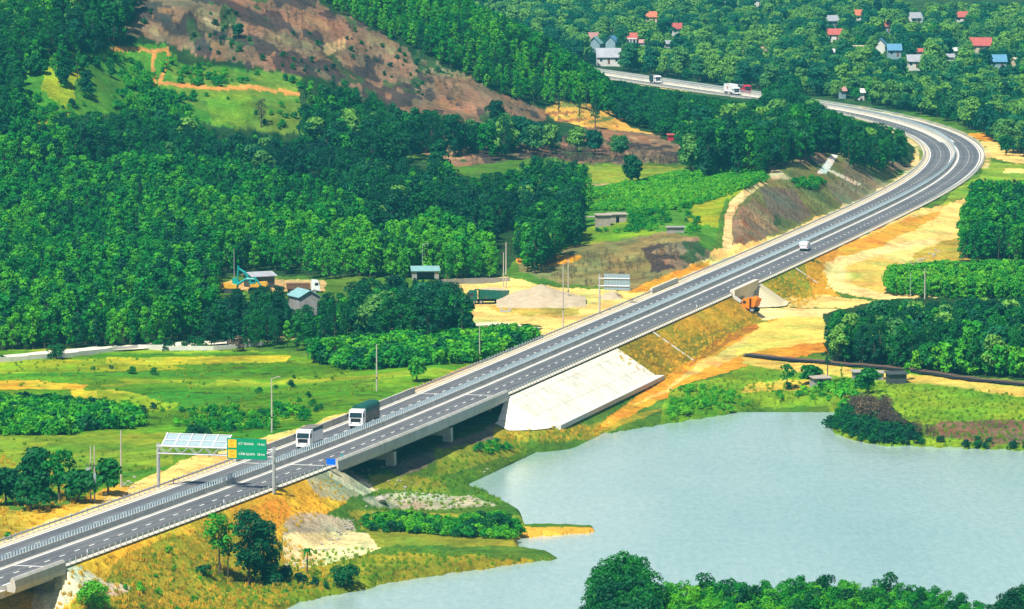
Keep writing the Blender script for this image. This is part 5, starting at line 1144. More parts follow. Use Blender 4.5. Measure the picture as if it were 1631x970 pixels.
# ------------------------------------------------------------------ vehicles (x forward, y to the left, origin on the road)
def wheel_set(root, xs, half, r=0.5, w=0.3, twin=()):
    for x in xs:
        for sg in (-1, 1):
            y0 = sg * (half - w / 2)
            t = MB().tube((x, y0 - w / 2, r), (x, y0 + w / 2, r), r, r, 18).build('wheel', M['rubber'], root)
            MB().tube((x, y0 + sg * (w / 2 + 0.012) - 0.02, r), (x, y0 + sg * (w / 2 + 0.012), r), r * 0.56, r * 0.5, 14).build('rim', M['rim'], t)
def cab(root, x0, L, w, h, z0, paint, sleeper=True, visor=False):
    """forward-control lorry cab with raked windscreen"""
    x1 = x0 + L; prof = [(x0, z0), (x1, z0), (x1 + 0.03, z0 + 0.5), (x1, z0 + h * 0.48), (x1 - 0.22, z0 + h * 0.84), (x1 - 0.5, z0 + h), (x0 + 0.1, z0 + h + (0.12 if sleeper else 0)), (x0, z0 + h * 0.9)]
    c = MB().prism(prof, -w / 2, w / 2).build('cab', M[paint], root)
    a = np.array((x1 + 0.03, z0 + h * 0.49)); b = np.array((x1 - 0.19, z0 + h * 0.83)); n = np.array((b[1] - a[1], a[0] - b[0])); n /= np.linalg.norm(n); o = n * 0.015
    ws = [(a[0] + o[0], -w * 0.45, a[1] + o[1]), (a[0] + o[0], w * 0.45, a[1] + o[1]), (b[0] + o[0], w * 0.43, b[1] + o[1]), (b[0] + o[0], -w * 0.43, b[1] + o[1])]
    back = [(p[0] - o[0] * 3, p[1], p[2] - o[1] * 3) for p in ws]
    MB().add(ws + back, [(0, 1, 2, 3), (7, 6, 5, 4), (0, 4, 5, 1), (1, 5, 6, 2), (2, 6, 7, 3), (3, 7, 4, 0)]).build('windscreen', M['dark_glass'], c)
    for sg in (-1, 1):
        MB().box(x1 - 1.15, x1 - 0.35, sg * w / 2 - 0.012, sg * w / 2 + 0.012, z0 + h * 0.5, z0 + h * 0.78).build('side_window', M['dark_glass'], c)
        MB().box(x1 - 0.05, x1 + 0.05, sg * (w / 2 - 0.45) - 0.2, sg * (w / 2 - 0.45) + 0.2, z0 + 0.12, z0 + 0.32).build('headlight', M['rim'], c)
        m = MB(); m.box(x1 - 0.1, x1 + 0.02, sg * (w / 2 + 0.2) - 0.1, sg * (w / 2 + 0.2) + 0.1, z0 + h * 0.5, z0 + h * 0.76); m.box(x1 - 0.06, x1 - 0.02, min(sg * w / 2, sg * (w / 2 + 0.12)), max(sg * w / 2, sg * (w / 2 + 0.12)), z0 + h * 0.72, z0 + h * 0.75); m.build('mirror', M['black'], c)
    MB().prism([(x1 + 0.02, z0 + h * 0.16), (x1 + 0.06, z0 + h * 0.2), (x1 + 0.05, z0 + h * 0.42), (x1 + 0.02, z0 + h * 0.44)], -w * 0.36, w * 0.36).build('grille', M['black'], c)
    MB().box(x1 - 0.1, x1 + 0.1, -w / 2 + 0.02, w / 2 - 0.02, z0 - 0.25, z0 + 0.1).build('bumper', M[paint] if paint != 'white_paint' else M['white_paint'], c)
    return c
def lorry(loc, rz, label, L=9, w=2.45, cab_h=2.3, body=('bed_grey', 1.6), tarp=('tarp_green', 1.0, 'round'), paint='white_paint', axles=None, name='lorry', cat='truck', stripe=None):
    r = empty(name, loc, rz); tag(r, label, cat)
    z0 = 0.75; MB().box(-L / 2 + 0.2, L / 2 - 0.6, -0.5, 0.5, 0.62, 1.0).build('chassis', M['black'], r)
    cab(r, L / 2 - 2.0, 1.95, w, cab_h, z0, paint)
    bx0, bx1 = -L / 2, L / 2 - 2.25; bz = 1.08
    b = MB().box(bx0, bx1, -w / 2, w / 2, bz, bz + body[1]).build('cargo_bed', M[body[0]], r)
    for sg in (-1, 1):
        m = MB(); y0_, y1_ = sorted((sg * w / 2, sg * (w / 2 + 0.04)))
        for x in np.arange(bx0 + 0.05, bx1, 0.62): m.box(x, x + 0.07, y0_, y1_, bz + 0.05, bz + body[1] - 0.02)
        y2_, y3_ = sorted((sg * (w / 2 - 0.01), sg * (w / 2 + 0.05)))
        for zz in (bz, bz + body[1] - 0.06): m.box(bx0, bx1, y2_, y3_, zz, zz + 0.08)
        m.build('bed_ribs', M[body[0]], b)
    if tarp:
        zt = bz + body[1]; hh = tarp[1]
        if tarp[2] == 'round': prof = [(-w / 2 - 0.03, zt - 0.3), (-w / 2 - 0.03, zt + hh * 0.55), (-w / 2 + 0.25, zt + hh * 0.85), (-w * 0.2, zt + hh), (w * 0.2, zt + hh), (w / 2 - 0.25, zt + hh * 0.85), (w / 2 + 0.03, zt + hh * 0.55), (w / 2 + 0.03, zt - 0.3)]
        else: prof = [(-w / 2 - 0.02, zt - 0.02), (-w / 2 - 0.02, zt + hh), (w / 2 + 0.02, zt + hh), (w / 2 + 0.02, zt - 0.02)]
        t = MB().xprism(prof, bx0 - 0.03, bx1 + 0.03).build('tarpaulin', M[tarp[0]], r)
        if tarp[2] == 'flat': MB().box(bx0 - 0.02, bx1 + 0.02, -w / 2 + 0.02, w / 2 - 0.02, zt + hh + 0.003, zt + hh + 0.07).build('roof_cover', M['bed_grey'], t)
    if stripe:
        MB().box((bx0 + bx1) / 2 - 0.8, (bx0 + bx1) / 2 + 0.8, -w / 2 - 0.03, -w / 2 - 0.005, bz + body[1] * 0.35, bz + body[1] * 0.7).build('side_mark', M[stripe], b)
    wheel_set(r, axles or [L / 2 - 1.2, -L / 2 + 2.3, -L / 2 + 1.1], w / 2, 0.5)
    MB().box(bx0 - 0.03, bx0, -w / 2, w / 2, 0.6, 0.95).build('rear_bumper', M['black'], r)
    return r
def on_road(px, py, t=None):
    X, Y = at_z(px, py, ZR); s, tt = road_sd(np.array(X), np.array(Y)); t = float(tt) if t is None else t
    x, y, h = road_pt(float(s), t); return (float(x), float(y), ZR + 0.01), float(h)
p, h = on_road(482, 712, -3.2); lorry(p, h + math.pi, 'white lorry with a pale box body and dark roof band, ahead of the tarpaulin lorry', 7.6, 2.4, 2.45, ('white_paint', 1.75), ('tarp_dark', 0.55, 'flat'))
p, h = on_road(590, 678, -3.4); lorry(p, h + math.pi, 'white-cabbed lorry under a big dark green tarpaulin, following the white lorry', 10.8, 2.5, 2.45, ('bed_grey', 1.75), ('tarp_green', 1.15, 'round'), axles=[4.2, 2.6, -3.0, -4.2])
# van on the lake-side carriageway, driving away
def van(loc, rz, label):
    r = empty('van', loc, rz); tag(r, label, 'van'); L, w = 5.0, 1.9
    prof = [(-2.5, 0.35), (2.45, 0.35), (2.5, 0.9), (1.75, 1.15), (1.2, 1.95), (0.9, 2.05), (-2.35, 2.05), (-2.5, 1.8)]
    b = MB().prism(prof, -w / 2, w / 2).build('body', M['white_paint'], r)
    MB().add([(-2.515, -0.8, 1.25), (-2.515, 0.8, 1.25), (-2.47, 0.75, 1.8), (-2.47, -0.75, 1.8), (-2.45, -0.8, 1.25), (-2.45, 0.8, 1.25), (-2.42, 0.75, 1.8), (-2.42, -0.75, 1.8)], [(3, 2, 1, 0), (4, 5, 6, 7), (0, 1, 5, 4), (1, 2, 6, 5), (2, 3, 7, 6), (3, 0, 4, 7)]).build('rear_window', M['rim'], b)
    MB().add([(1.77, -0.85, 1.18), (1.77, 0.85, 1.18), (1.24, 0.8, 1.93), (1.24, -0.8, 1.93), (1.72, -0.85, 1.12), (1.72, 0.85, 1.12), (1.18, 0.8, 1.88), (1.18, -0.8, 1.88)], [(0, 1, 2, 3), (7, 6, 5, 4), (0, 4, 5, 1), (1, 5, 6, 2), (2, 6, 7, 3), (3, 7, 4, 0)]).build('windscreen', M['dark_glass'], b)
    for sg in (-1, 1):
        MB().box(0.35, 1.3, sg * w / 2 - 0.012, sg * w / 2 + 0.012, 1.2, 1.7).build('side_window', M['dark_glass'], b)
        MB().box(-2.53, -2.49, sg * 0.85 - 0.08, sg * 0.85 + 0.08, 0.8, 1.15).build('tail_light', M['red_paint'], b)
    MB().box(-2.56, -2.5, -0.9, 0.9, 0.3, 0.6).build('rear_bumper', M['black'], b)
    wheel_set(r, [1.6, -1.5], w / 2, 0.34, 0.22); return r
p, h = on_road(1305, 399, 2.9); van(p, h, 'small white van alone on the lake-side carriageway, before the bend')
# far road
p, h = on_road(1148, 151, -3.4); lorry(p, h + math.pi, 'large white box lorry on the distant road, just ahead of a red one', 9.5, 2.5, 2.0, ('white_paint', 2.7), None, stripe='roof_orange')
p, h = on_road(1186, 149, 3.0); lorry(p, h + math.pi, 'red lorry on the distant road beside the white box lorry', 8.5, 2.5, 2.4, ('red_paint', 1.0), ('tarp_dark', 0.9, 'flat'), paint='red_paint')
p, h = on_road(1023, 133, -2.8); lorry(p, h + math.pi, 'distant lorry with dark blue cover and pale cab near the dirt side track', 6.5, 2.4, 2.1, ('tarp_dark', 1.0), ('tarp_dark', 1.0, 'flat'))
p, h = on_road(1033, 131.5, -3.4)

# green tipper in the yard
def tipper(loc, rz, label, paint='dump_green', L=9.2, load='sand_pile'):
    r = empty('tipper_truck', loc, rz); tag(r, label, 'truck'); w = 2.5
    MB().box(-L / 2 + 0.4, L / 2 - 0.6, -0.5, 0.5, 0.62, 1.1).build('chassis', M['black'], r)
    cab(r, L / 2 - 2.0, 1.95, w, 2.25, 0.75, paint, False)
    x0, x1 = -L / 2, L / 2 - 2.5
    t = MB().prism([(x0 + 0.7, 1.2), (x1, 1.2), (x1, 3.1), (x1 + 0.9, 3.15), (x1 + 0.9, 3.25), (x1 - 0.1, 3.22), (x0, 2.95)], -w / 2, w / 2).build('tipper_body', M[paint], r)
    m = MB()
    for x in np.arange(x0 + 1.0, x1, 0.75):
        for sg in (-1, 1): m.box(x, x + 0.1, min(sg * w / 2, sg * (w / 2 + 0.06)), max(sg * w / 2, sg * (w / 2 + 0.06)), 1.25, 2.95)
    m.build('body_ribs', M[paint], t)
    rng = np.random.default_rng(5); V = []; nx, ny = 12, 6
    for i in range(nx):
        for j in range(ny):
            a, b_ = i / (nx - 1), j / (ny - 1); V.append((x0 + 0.15 + (x1 - x0 - 0.3) * a, -w / 2 + 0.1 + (w - 0.2) * b_, 2.95 + 0.27 * a + 0.5 * math.sin(math.pi * a) * math.sin(math.pi * b_) + rng.uniform(0, 0.08)))
    i = np.arange(nx * ny).reshape(nx, ny); mesh_np('load', V, np.stack([i[:-1, :-1], i[1:, :-1], i[1:, 1:], i[:-1, 1:]], -1).reshape(-1, 4), M[load], t)
    wheel_set(r, [L / 2 - 1.2, L / 2 - 2.8, -L / 2 + 2.6, -L / 2 + 1.3], w / 2, 0.52, 0.32); return r
gx, gy, gz = ground(778, 484); tipper((gx, gy, gz), math.pi + 0.12, 'dirty green tipper truck loaded with earth beside the gravel heap')
gx, gy, gz = ground(1197, 497); tipper((gx, gy, gz), math.radians(150), 'orange truck standing at the mouth of the underpass', 'orange_paint', 3.8, 'orange_paint')
gx, gy, gz = ground(482, 470); lorry((gx, gy + 4, gz), 0.06, 'parked lorry with a white cab and slatted brown bed behind the small grey house', 7.5, 2.4, 2.2, ('bed_brown', 1.2), None)

# excavators
def excavator(loc, rz, label, a1, a2):
    r = empty('excavator', loc, rz); tag(r, label, 'excavator')
    for sg in (-1, 1):
        MB().prism([(-1.9, 0.3), (-1.6, 0), (1.6, 0), (1.9, 0.3), (1.9, 0.6), (1.6, 0.85), (-1.6, 0.85), (-1.9, 0.6)], sg * 1.2 - 0.3, sg * 1.2 + 0.3).build('track', M['steel_dark'], r)
    b = MB().prism([(-2.2, 1.0), (1.5, 1.0), (1.5, 1.7), (0.3, 2.0), (-1.9, 2.2), (-2.3, 1.8)], -1.25, 1.25).build('body', M['yellow_paint'], r)
    c = MB().prism([(0.2, 1.7), (1.6, 1.7), (1.7, 2.3), (1.3, 3.1), (0.2, 3.1)], 0.3, 1.25).build('driver_cab', M['teal_paint'], r); MB().box(0.4, 1.2, 1.24, 1.28, 2.2, 2.9).build('window', M['dark_glass'], c)
    s = np.array((1.3, -0.2, 1.7)); e = s + np.array((math.cos(a1) * 4.6, 0, math.sin(a1) * 4.6)); mid = (s + e) / 2 + (0, 0, 0.7)
    m = MB(); m.tube(s, mid, 0.28, 0.34, 6); m.tube(mid, e, 0.34, 0.2, 6); m.build('boom', M['teal_paint'], r)
    f = e + np.array((math.cos(a2) * 2.7, 0, math.sin(a2) * 2.7)); m = MB(); m.tube(e + (e - f) * 0.2, f, 0.24, 0.16, 6); st = m.build('stick', M['teal_paint'], r)
    MB().prism([(f[0] - 0.3, f[2]), (f[0] + 0.4, f[2] - 0.1), (f[0] + 0.1, f[2] - 1.0), (f[0] - 0.7, f[2] - 0.9), (f[0] - 0.9, f[2] - 0.4)], -0.75, 0.35).build('bucket', M['steel_dark'], r)
gx, gy, gz = ground(368, 466); excavator((gx, gy, gz), -0.15, 'teal-armed excavator with its long boom stretched low, left of the other one', 0.3, -0.9)
gx, gy, gz = ground(410, 464); excavator((gx, gy, gz), math.pi - 0.1, 'teal-armed excavator with its boom folded up, in front of the dark shed', 0.85, -2.6 + 1.1)

# ------------------------------------------------------------------ sign gantry, signs, poles
def text(s, size, mat, parent, loc, rz, name='lettering', rx=math.pi / 2, align='LEFT'):
    c = bpy.data.curves.new(name, 'FONT'); c.body = s; c.size = size; c.align_x = align; c.align_y = 'CENTER'; c.extrude = 0.004; c.offset = 0.006 * size
    c.materials.append(mat); o0 = bpy.data.objects.new(name, c); C.objects.link(o0); bpy.context.view_layer.update(); me = bpy.data.meshes.new_from_object(o0.evaluated_get(bpy.context.evaluated_depsgraph_get())); bpy.data.objects.remove(o0); o = bpy.data.objects.new(name, me); C.objects.link(o); o.parent = parent; o.location = loc; o.rotation_euler = (rx, 0, rz); return o
sg_ = station(350, 778); GXL, GXR = -11.0, 9.4
x, y, h = road_pt(sg_, 0); gr_ = empty('sign_gantry', (x, y, ZR), h - math.pi / 2); tag(gr_, 'steel sign gantry spanning the road with a green board and a slanting back-to-front panel', 'sign gantry')
# in the gantry's frame: x across the road (to the lake), y along the road (away)
XL, XR = -10.2, 9.2
for xx in (XL, XR):
    for yy in (-0.4, 0.4): MB().tube((xx, yy, -0.6), (xx, yy, 6.9), 0.17, 0.15, 10).build('leg', M['galv'], gr_)
m = MB()
for yy in (-0.4, 0.4):
    for zz in (5.35, 6.5): m.tube((XL - 0.2, yy, zz), (XR + 0.2, yy, zz), 0.11, 0.11, 8)
n = 16; xs = np.linspace(XL, XR, n)
for i in range(n - 1):
    for yy in (-0.4, 0.4): m.tube((xs[i], yy, 5.35 if i % 2 else 6.5), (xs[i + 1], yy, 6.5 if i % 2 else 5.35), 0.05, 0.05, 5)
    m.tube((xs[i], -0.4, 6.5), (xs[i], 0.4, 6.5), 0.05, 0.05, 5); m.tube((xs[i], -0.4, 5.35), (xs[i + 1], 0.4, 5.35), 0.04, 0.04, 5)
m.build('truss', M['galv'], gr_)
bx0 = XR - 7.6; bx1 = XR - 1.0; z0, z1 = 4.9, 8.2
bd = MB().box(bx0, bx1, -0.75, -0.62, z0, z1).build('sign_board', M['sign_green'], gr_); m = MB()
for a, b, c, d in ((bx0 + .06, bx1 - .06, z0 + .05, z0 + .09), (bx0 + .06, bx1 - .06, z1 - .09, z1 - .05), (bx0 + .06, bx0 + .1, z0 + .05, z1 - .05), (bx1 - .1, bx1 - .06, z0 + .05, z1 - .05), (bx0 + 1.7, bx1 - .1, (z0 + z1) / 2 - .025, (z0 + z1) / 2 + .025)): m.box(a, b, -0.765, -0.752, c, d)
m.build('board_lines', M['teal_paint'], bd)
for k, (t1, t2, pl) in enumerate((('KỲ TRUNG', '16 km', ('ĐT', '551')), ('CẨM QUAN', '28 km', ('ĐT', '554')))):
    zc = z1 - 0.85 - k * 1.62
    q_ = MB().box(bx0 + 0.2, bx0 + 1.6, -0.775, -0.752, zc - 0.64, zc + 0.64).build('yellow_panel', M['sign_yellow'], bd)
    text(pl[0], 0.5, M['sign_mark'], q_, (bx0 + 0.9, -0.785, zc + 0.3), 0, align='CENTER'); text(pl[1], 0.5, M['sign_mark'], q_, (bx0 + 0.9, -0.785, zc - 0.28), 0, align='CENTER')
    text(t1, 0.5, M['white_paint'], bd, (bx0 + 1.95, -0.772, zc), 0); text(t2, 0.5, M['white_paint'], bd, (bx1 - 0.25, -0.772, zc), 0, align='RIGHT')
# the other board faces away: its back, its ribs and its rails show
m = MB(); m.add([(XL + 0.5, 0.62, 6.6), (bx0 - 0.2, 0.62, 6.6), (bx0 - 0.2, 2.3, 8.3), (XL + 0.5, 2.3, 8.3), (XL + 0.5, 0.68, 6.54), (bx0 - 0.2, 0.68, 6.54), (bx0 - 0.2, 2.36, 8.24), (XL + 0.5, 2.36, 8.24)], [(0, 1, 2, 3), (7, 6, 5, 4), (0, 4, 5, 1), (1, 5, 6, 2), (2, 6, 7, 3), (3, 7, 4, 0)]); bk = m.build('slanting_panel', M['sign_back'], gr_)
m = MB()
for xx in np.linspace(XL + 0.6, bx0 - 0.5, 6): m.tube((xx - 0.25, 0.5, 6.5), (xx + 0.25, 2.2, 8.35), 0.11, 0.11, 6)
m.build('panel_rib', M['white_paint'], bk)
m = MB()
for zz, yy in ((7.3, 1.25), (8.25, 2.2)): m.tube((XL + 0.5, yy, zz + 0.04), (bx0 - 0.2, yy, zz + 0.04), 0.05, 0.05, 6)
m.build('panel_rail', M['galv'], bk)

def post_sign(px, py, w, hh, hz, mat, label, name, t=9.4, legs=1, back=False):
    s = station(px, py); x, y, h = road_pt(s, t); r = empty(name, (x, y, ZR - 0.3), h - math.pi / 2); tag(r, label, 'road sign')
    for k in range(legs): MB().tube(((k - (legs - 1) / 2) * w * 0.6, 0.06, -0.3), ((k - (legs - 1) / 2) * w * 0.6, 0.06, hz + hh / 2), 0.05, 0.05, 8).build('post', M['galv'], r)
    p_ = MB().box(-w / 2, w / 2, -0.03, 0.0, hz, hz + hh).build('sign_plate', M[mat], r)
    MB().box(-w / 2 + 0.05, w / 2 - 0.05, -0.036, -0.031, hz + 0.05, hz + 0.08).build('plate_edge', M['white_paint'], p_); return r
post_sign(516, 747, 1.55, 1.1, 0.95, 'sign_blue', 'small blue roadside sign at the near end of the long bridge', 'road_sign', 9.4)
post_sign(540, 738, 0.28, 1.0, 0.9, 'teal_paint', 'narrow green marker post plate on the bridge parapet, past the blue sign', 'marker_plate', 8.75)
# far board seen from behind, on one post left of the road
gx, gy, gz = ground(955, 500); r = empty('cantilever_sign', (gx, gy, gz), math.radians(-12)); tag(r, 'large grey road sign seen from behind on one steel post, by the gravel yard', 'road sign')
MB().tube((0, 0, -0.5), (0, 0, 8.6), 0.22, 0.17, 10).build('post', M['galv'], r)
m = MB(); [m.tube((-0.3, 0, z), (6.6, 0, z), 0.1, 0.1, 8) for z in (6.1, 7.7)]; m.build('arm', M['white_paint'], r)
m = MB().box(0.9, 6.6, 0.12, 0.2, 5.2, 8.7).build('sign_plate', M['sign_back'], r); k = MB(); [k.box(xx, xx + 0.06, 0.09, 0.125, 5.3, 8.6) for xx in np.linspace(1.0, 6.4, 9)]; k.build('plate_rib', M['galv'], m)

def pole(px, py, h, label, arms=0, band=True, r0=0.17, lamp=False, mat='pole', box=False, name='utility_pole', cat='pole', dy=0):
    x, y, z = ground(px, py); r = empty(name, (x, y + dy, z), RNG.uniform(-0.3, 0.3)); tag(r, label, cat)
    MB().tube((0, 0, -0.5), (0, 0, h), r0, r0 * 0.6, 10).build('shaft', M[mat], r)
    if band: MB().tube((0, 0, h * 0.27), (0, 0, h * 0.27 + 0.22), r0 * 1.15, r0 * 1.12, 10).build('band', M['black'], r)
    for k in range(arms):
        m = MB(); zz = h - 0.35 - k * 1.0; m.box(-0.9, 0.9, -0.06, 0.06, zz, zz + 0.1)
        for xx in (-0.8, 0, 0.8): m.tube((xx, 0, zz + 0.1), (xx, 0, zz + 0.32), 0.06, 0.04, 6)
        m.build('cross_arm', M['steel_dark'], r)
    if lamp: m = MB(); m.tube((0, 0, h - 0.1), (1.1, 0, h + 0.2), 0.05, 0.05, 6); m.box(0.9, 1.5, -0.12, 0.12, h + 0.14, h + 0.26); m.build('arm', M['galv'], r)
    if box: MB().box(-0.35, 0.35, -0.45, -0.15, 2.2, 3.6).build('equipment_box', M['sign_back'], r)
    return r
pole(193, 776, 9.3, 'concrete pole with a dark band right of the dark tree grove')
pole(433, 689, 9.6, 'concrete pole behind the white lorry, with a small arm at its top', lamp=True)
pole(600, 623, 8.9, 'thin concrete pole in the field behind the green lorry')
pole(764, 577, 7.5, 'thin concrete pole in front of the green thicket', r0=0.12, band=False)
pole(897, 521, 13.5, 'tall concrete pole nearest the guard rail by the yard', r0=0.16)
pole(905, 483, 9.6, 'concrete pole just behind the tallest one by the yard', r0=0.16)
pole(806, 459, 10.4, 'concrete pole with several cross arms behind the gravel heap', arms=3, r0=0.18)
pole(802, 458, 8.0, 'shorter pole standing tight beside the one with cross arms', arms=0, r0=0.15, band=False)
pole(673, 436, 6.8, 'lamp pole rising behind the pale tin roof', lamp=True, r0=0.09, band=False, mat='galv')
pole(373, 460, 9.0, 'thin pale pole above the excavators', r0=0.09, band=False, mat='galv')
pole(1473, 476, 6.7, 'wooden-looking pole with cross arms in the low plantation', arms=2, r0=0.18, band=False)
pole(1450, 474, 5.8, 'thin pole left of the one with cross arms in the low plantation', r0=0.08, band=False, mat='galv')
# transformer on two poles
x, y, z = ground(147, 800); r = empty('transformer_station', (x, y, z)); tag(r, 'pair of thin concrete poles carrying grey transformer boxes beside the dark trees', 'transformer')
for xx in (-0.25, 0.35): MB().tube((xx, 0.2, -0.5), (xx, 0.2, 9.0), 0.13, 0.09, 8).build('shaft', M['pole'], r)
MB().box(-0.95, -0.35, -0.3, 0.3, 4.2, 5.5).build('equipment_box', M['galv'], r); MB().box(0.2, 0.62, -0.35, 0.0, 2.6, 4.7).build('transformer_tank', M['sign_back'], r)
m = MB(); m.box(-1.1, 1.0, 0.0, 0.2, 2.9, 3.05); m.box(-1.1, 1.0, 0.0, 0.2, 5.8, 5.9)
for xx in (-0.9, -0.3, 0.3, 0.9): m.tube((xx, 0.1, 5.9), (xx * 0.8, 0.1, 6.3), 0.06, 0.05, 6)
m.build('cross_arm', M['steel_dark'], r)
# small marker posts along the lake-side shoulder
mk = None; g_ = 'white marker posts on the lake-side shoulder'
for px, py in ((117, 886), (333, 806), (760, 640), (944, 562), (1093, 493), (1216, 440)):
    s = station(px, py); x, y, h = road_pt(s, 8.15)
    if mk is None:
        mk = MB().prism([(-0.07, 0), (0.07, 0), (0.06, 0.95), (0, 1.05), (-0.06, 0.95)], -0.05, 0.05).build('marker_post', M['white_paint']); tag(mk, 'slim white marker post on the lake-side shoulder', 'marker post', g_); c = mk
    else: c = mk.copy(); C.objects.link(c)
    c.location = (x, y, ZR); c.rotation_euler = (0, 0, h)

# ------------------------------------------------------------------ houses and sheds
def house(loc, rz, L, W, wall_h, roof_h, roof, wall, label, over=0.5, name='house', cat='house', porch=False, windows=True, blocks=True):
    """ridge along local x; door and windows on the long side facing the camera"""
    r = empty(name, loc, rz); tag(r, label, cat)
    w_ = MB().box(-L / 2, L / 2, -W / 2, W / 2, -1.5, wall_h)
    w_.xprism([(-W / 2, wall_h), (W / 2, wall_h), (0, wall_h + roof_h - 0.02)], -L / 2, L / 2); wo = w_.build('wall', M[wall], r)
    o = over; th = 0.14; sl = roof_h / (W / 2); m = MB()
    for sg in (-1, 1):
        e = sg * (W / 2 + o); ze = wall_h - sl * o
        P_ = [(e, ze + 0.02), (0, wall_h + roof_h + 0.02), (0, wall_h + roof_h + th + 0.02), (e, ze + th + 0.02)]
        m.xprism(P_ if sg < 0 else P_[::-1], -L / 2 - o, L / 2 + o)
    m.build('roof', M[roof], r)
    if windows:
        n = max(2, int(L / 2.6)); xs_ = (np.arange(n) + 0.5) / n * L - L / 2
        for k, xx in enumerate(xs_):
            if k == n // 2: MB().box(xx - 0.45, xx + 0.45, -W / 2 - 0.03, -W / 2 + 0.02, 0, 2.1).build('door', M['bed_brown'], r)
            else: MB().box(xx - 0.45, xx + 0.45, -W / 2 - 0.03, -W / 2 + 0.02, 1.0, 2.1).build('window', M['dark_glass'], r)
        MB().box(L / 2 - 0.02, L / 2 + 0.03, -0.5, 0.5, 1.1, 2.2).build('window', M['dark_glass'], r)
    if porch:
        m = MB(); m.box(-L / 2, L / 2, -W / 2 - 2.2, -W / 2, -1.0, 0.35)
        for xx in np.linspace(-L / 2 + 0.15, L / 2 - 0.15, 4): m.box(xx - 0.12, xx + 0.12, -W / 2 - 2.1, -W / 2 - 1.85, 0.35, wall_h)
        m.box(-L / 2, L / 2, -W / 2 - 2.2, -W / 2, wall_h - 0.4, wall_h - 0.1); m.build('porch', M['white_paint'], r)
    return r
VL = ['orange tiled house highest of the pair of roofs left of the light-leaved tree', 'small dark red upper roof touching the orange tiled one', 'red hipped house half hidden by a yellowish tree', 'red-roofed house with a white porch and pillars, above the road', 'pinkish annex right of the white-porched house',
 'pinkish-roofed house topmost at the left end of the village', 'teal-grey gable house at the left end of the village', 'blue gable house between the teal gable and the white porch', 'pale house half sunk in trees right of the white porch', 'long grey-roofed building beside the distant road, nearest the ridge',
 'blue-roofed house with white pillars at the very top of the picture', 'tiny white hut at the top, left of the blue-roofed house with pillars', 'small pinkish brick hut deep in the trees above the red lorry', 'small pinkish roof right of the little brick hut', 'tiny white hut right next to the blue-roofed house with pillars',
 'big red-roofed house left in the right-hand cluster of the village', 'orange-roofed house high above the big red-roofed house', 'grey-blue house behind the big red-roofed house', 'red-roofed house with a blue wall in the middle of the village', 'grey-roofed house at the top next to a blue one', 'blue house joined to the grey-roofed one at the top',
 'small red-roofed house high on the right of the village', 'bright blue pyramid-like gable in the middle of the village', 'low blue-roofed building below the bright blue gable', 'red-roofed house on white walls below the middle of the village', 'long bright red roof on the right of the village', 'long blue-roofed shed low on the right of the village',
 'grey shed left of the white awning', 'white awning roof right of the grey shed', 'low grey-roofed shed, lowest in the middle of the village', 'tiny white hut below the big red-roofed house', 'small brown-pink roof between the blue gable and the red house', 'cream gate-like hut at the right edge of the village',
 'tiny white box house under the orange roof', 'long low cream building right of the big red-roofed house', 'bluish hut at the bushes beside the far bend', 'tiny white hut at the bushes beside the far bend', 'tiny white hut above the long red roof', '', 'tiny cream hut above the white-porched house']
for (px, py, w, ro, wa, tz), lb in zip(VH, VL):
    if not w: continue
    zg = 9.0; Y = at_z(px, py + max(5, w * 0.28), zg)[1]; s_ = F / Y; L_ = w / s_ * 0.86; big = L_ > 4.5
    if abs(math.sin(tz)) > 0.8: Wd, Ln = L_ * 0.85, L_ * 1.2
    else: Wd, Ln = max(3.0, L_ * 0.62), L_ * 0.92
    X = (px - 815.5) / F * Y; z = float(ghs(X, Y)); lift = 0 if big else 1.0
    if lb.startswith('white awning'): lift = 1.5
    low = lb.startswith('long low'); house((X, Y, z + lift + (1.0 if big and not low else 0)), tz, Ln, Wd, 1.6 if low else 3.0 if big else 2.0, 0.5 if low else max(2.0, Wd * 0.5) if big else 1.0, ro, wa, lb, porch=(lb.startswith('red-roofed house with a white porch')), windows=big)
# the small grey house and its neighbours by the lane
x, y, z = ground(484, 500); house((x, y + 1, z + 0.3), math.radians(112), 7.2, 4.6, 3.6, 1.3, 'roof_teal', 'wall_grey', 'small grey block house with a pale teal gable roof among the trees', over=0.35, windows=True)
x, y, z = ground(411, 462); house((x, y + 6, z + 0.2), 0.5, 5.5, 4.5, 2.6, 0.7, 'roof_grey', 'steel_dark', 'dark open shed with a pale roof behind the excavators', name='shed', cat='shed', windows=False)
def shed(px, py, L, W, h, roof, wall, label, rz=0.0, slope=0.4, opening=None, dz=0.0, name='shed', cat='shed'):
    x, y, z = ground(px, py); r = empty(name, (x, y + W / 2, z + dz), rz); tag(r, label, cat); t = 0.18; m = MB()
    m.box(-L / 2, -L / 2 + t, -W / 2, W / 2, -1, h); m.box(L / 2 - t, L / 2, -W / 2, W / 2, -1, h); m.box(-L / 2 + t, L / 2 - t, W / 2 - t, W / 2, -1, h)
    if opening: a, b, c = opening; m.box(-L / 2 + t, a, -W / 2, -W / 2 + t, -1, h); m.box(b, L / 2 - t, -W / 2, -W / 2 + t, -1, h); m.box(a, b, -W / 2, -W / 2 + t, c, h)
    else: m.box(-L / 2 + t, L / 2 - t, -W / 2, -W / 2 + t, -1, h)
    m.build('wall', M[wall], r)
    m = MB(); m.xprism([(-W / 2 - 0.4, h + 0.02), (W / 2 + 0.3, h + slope), (W / 2 + 0.3, h + slope + 0.12), (-W / 2 - 0.4, h + 0.14)], -L / 2 - 0.35, L / 2 + 0.35); m.build('roof', M[roof], r); return r
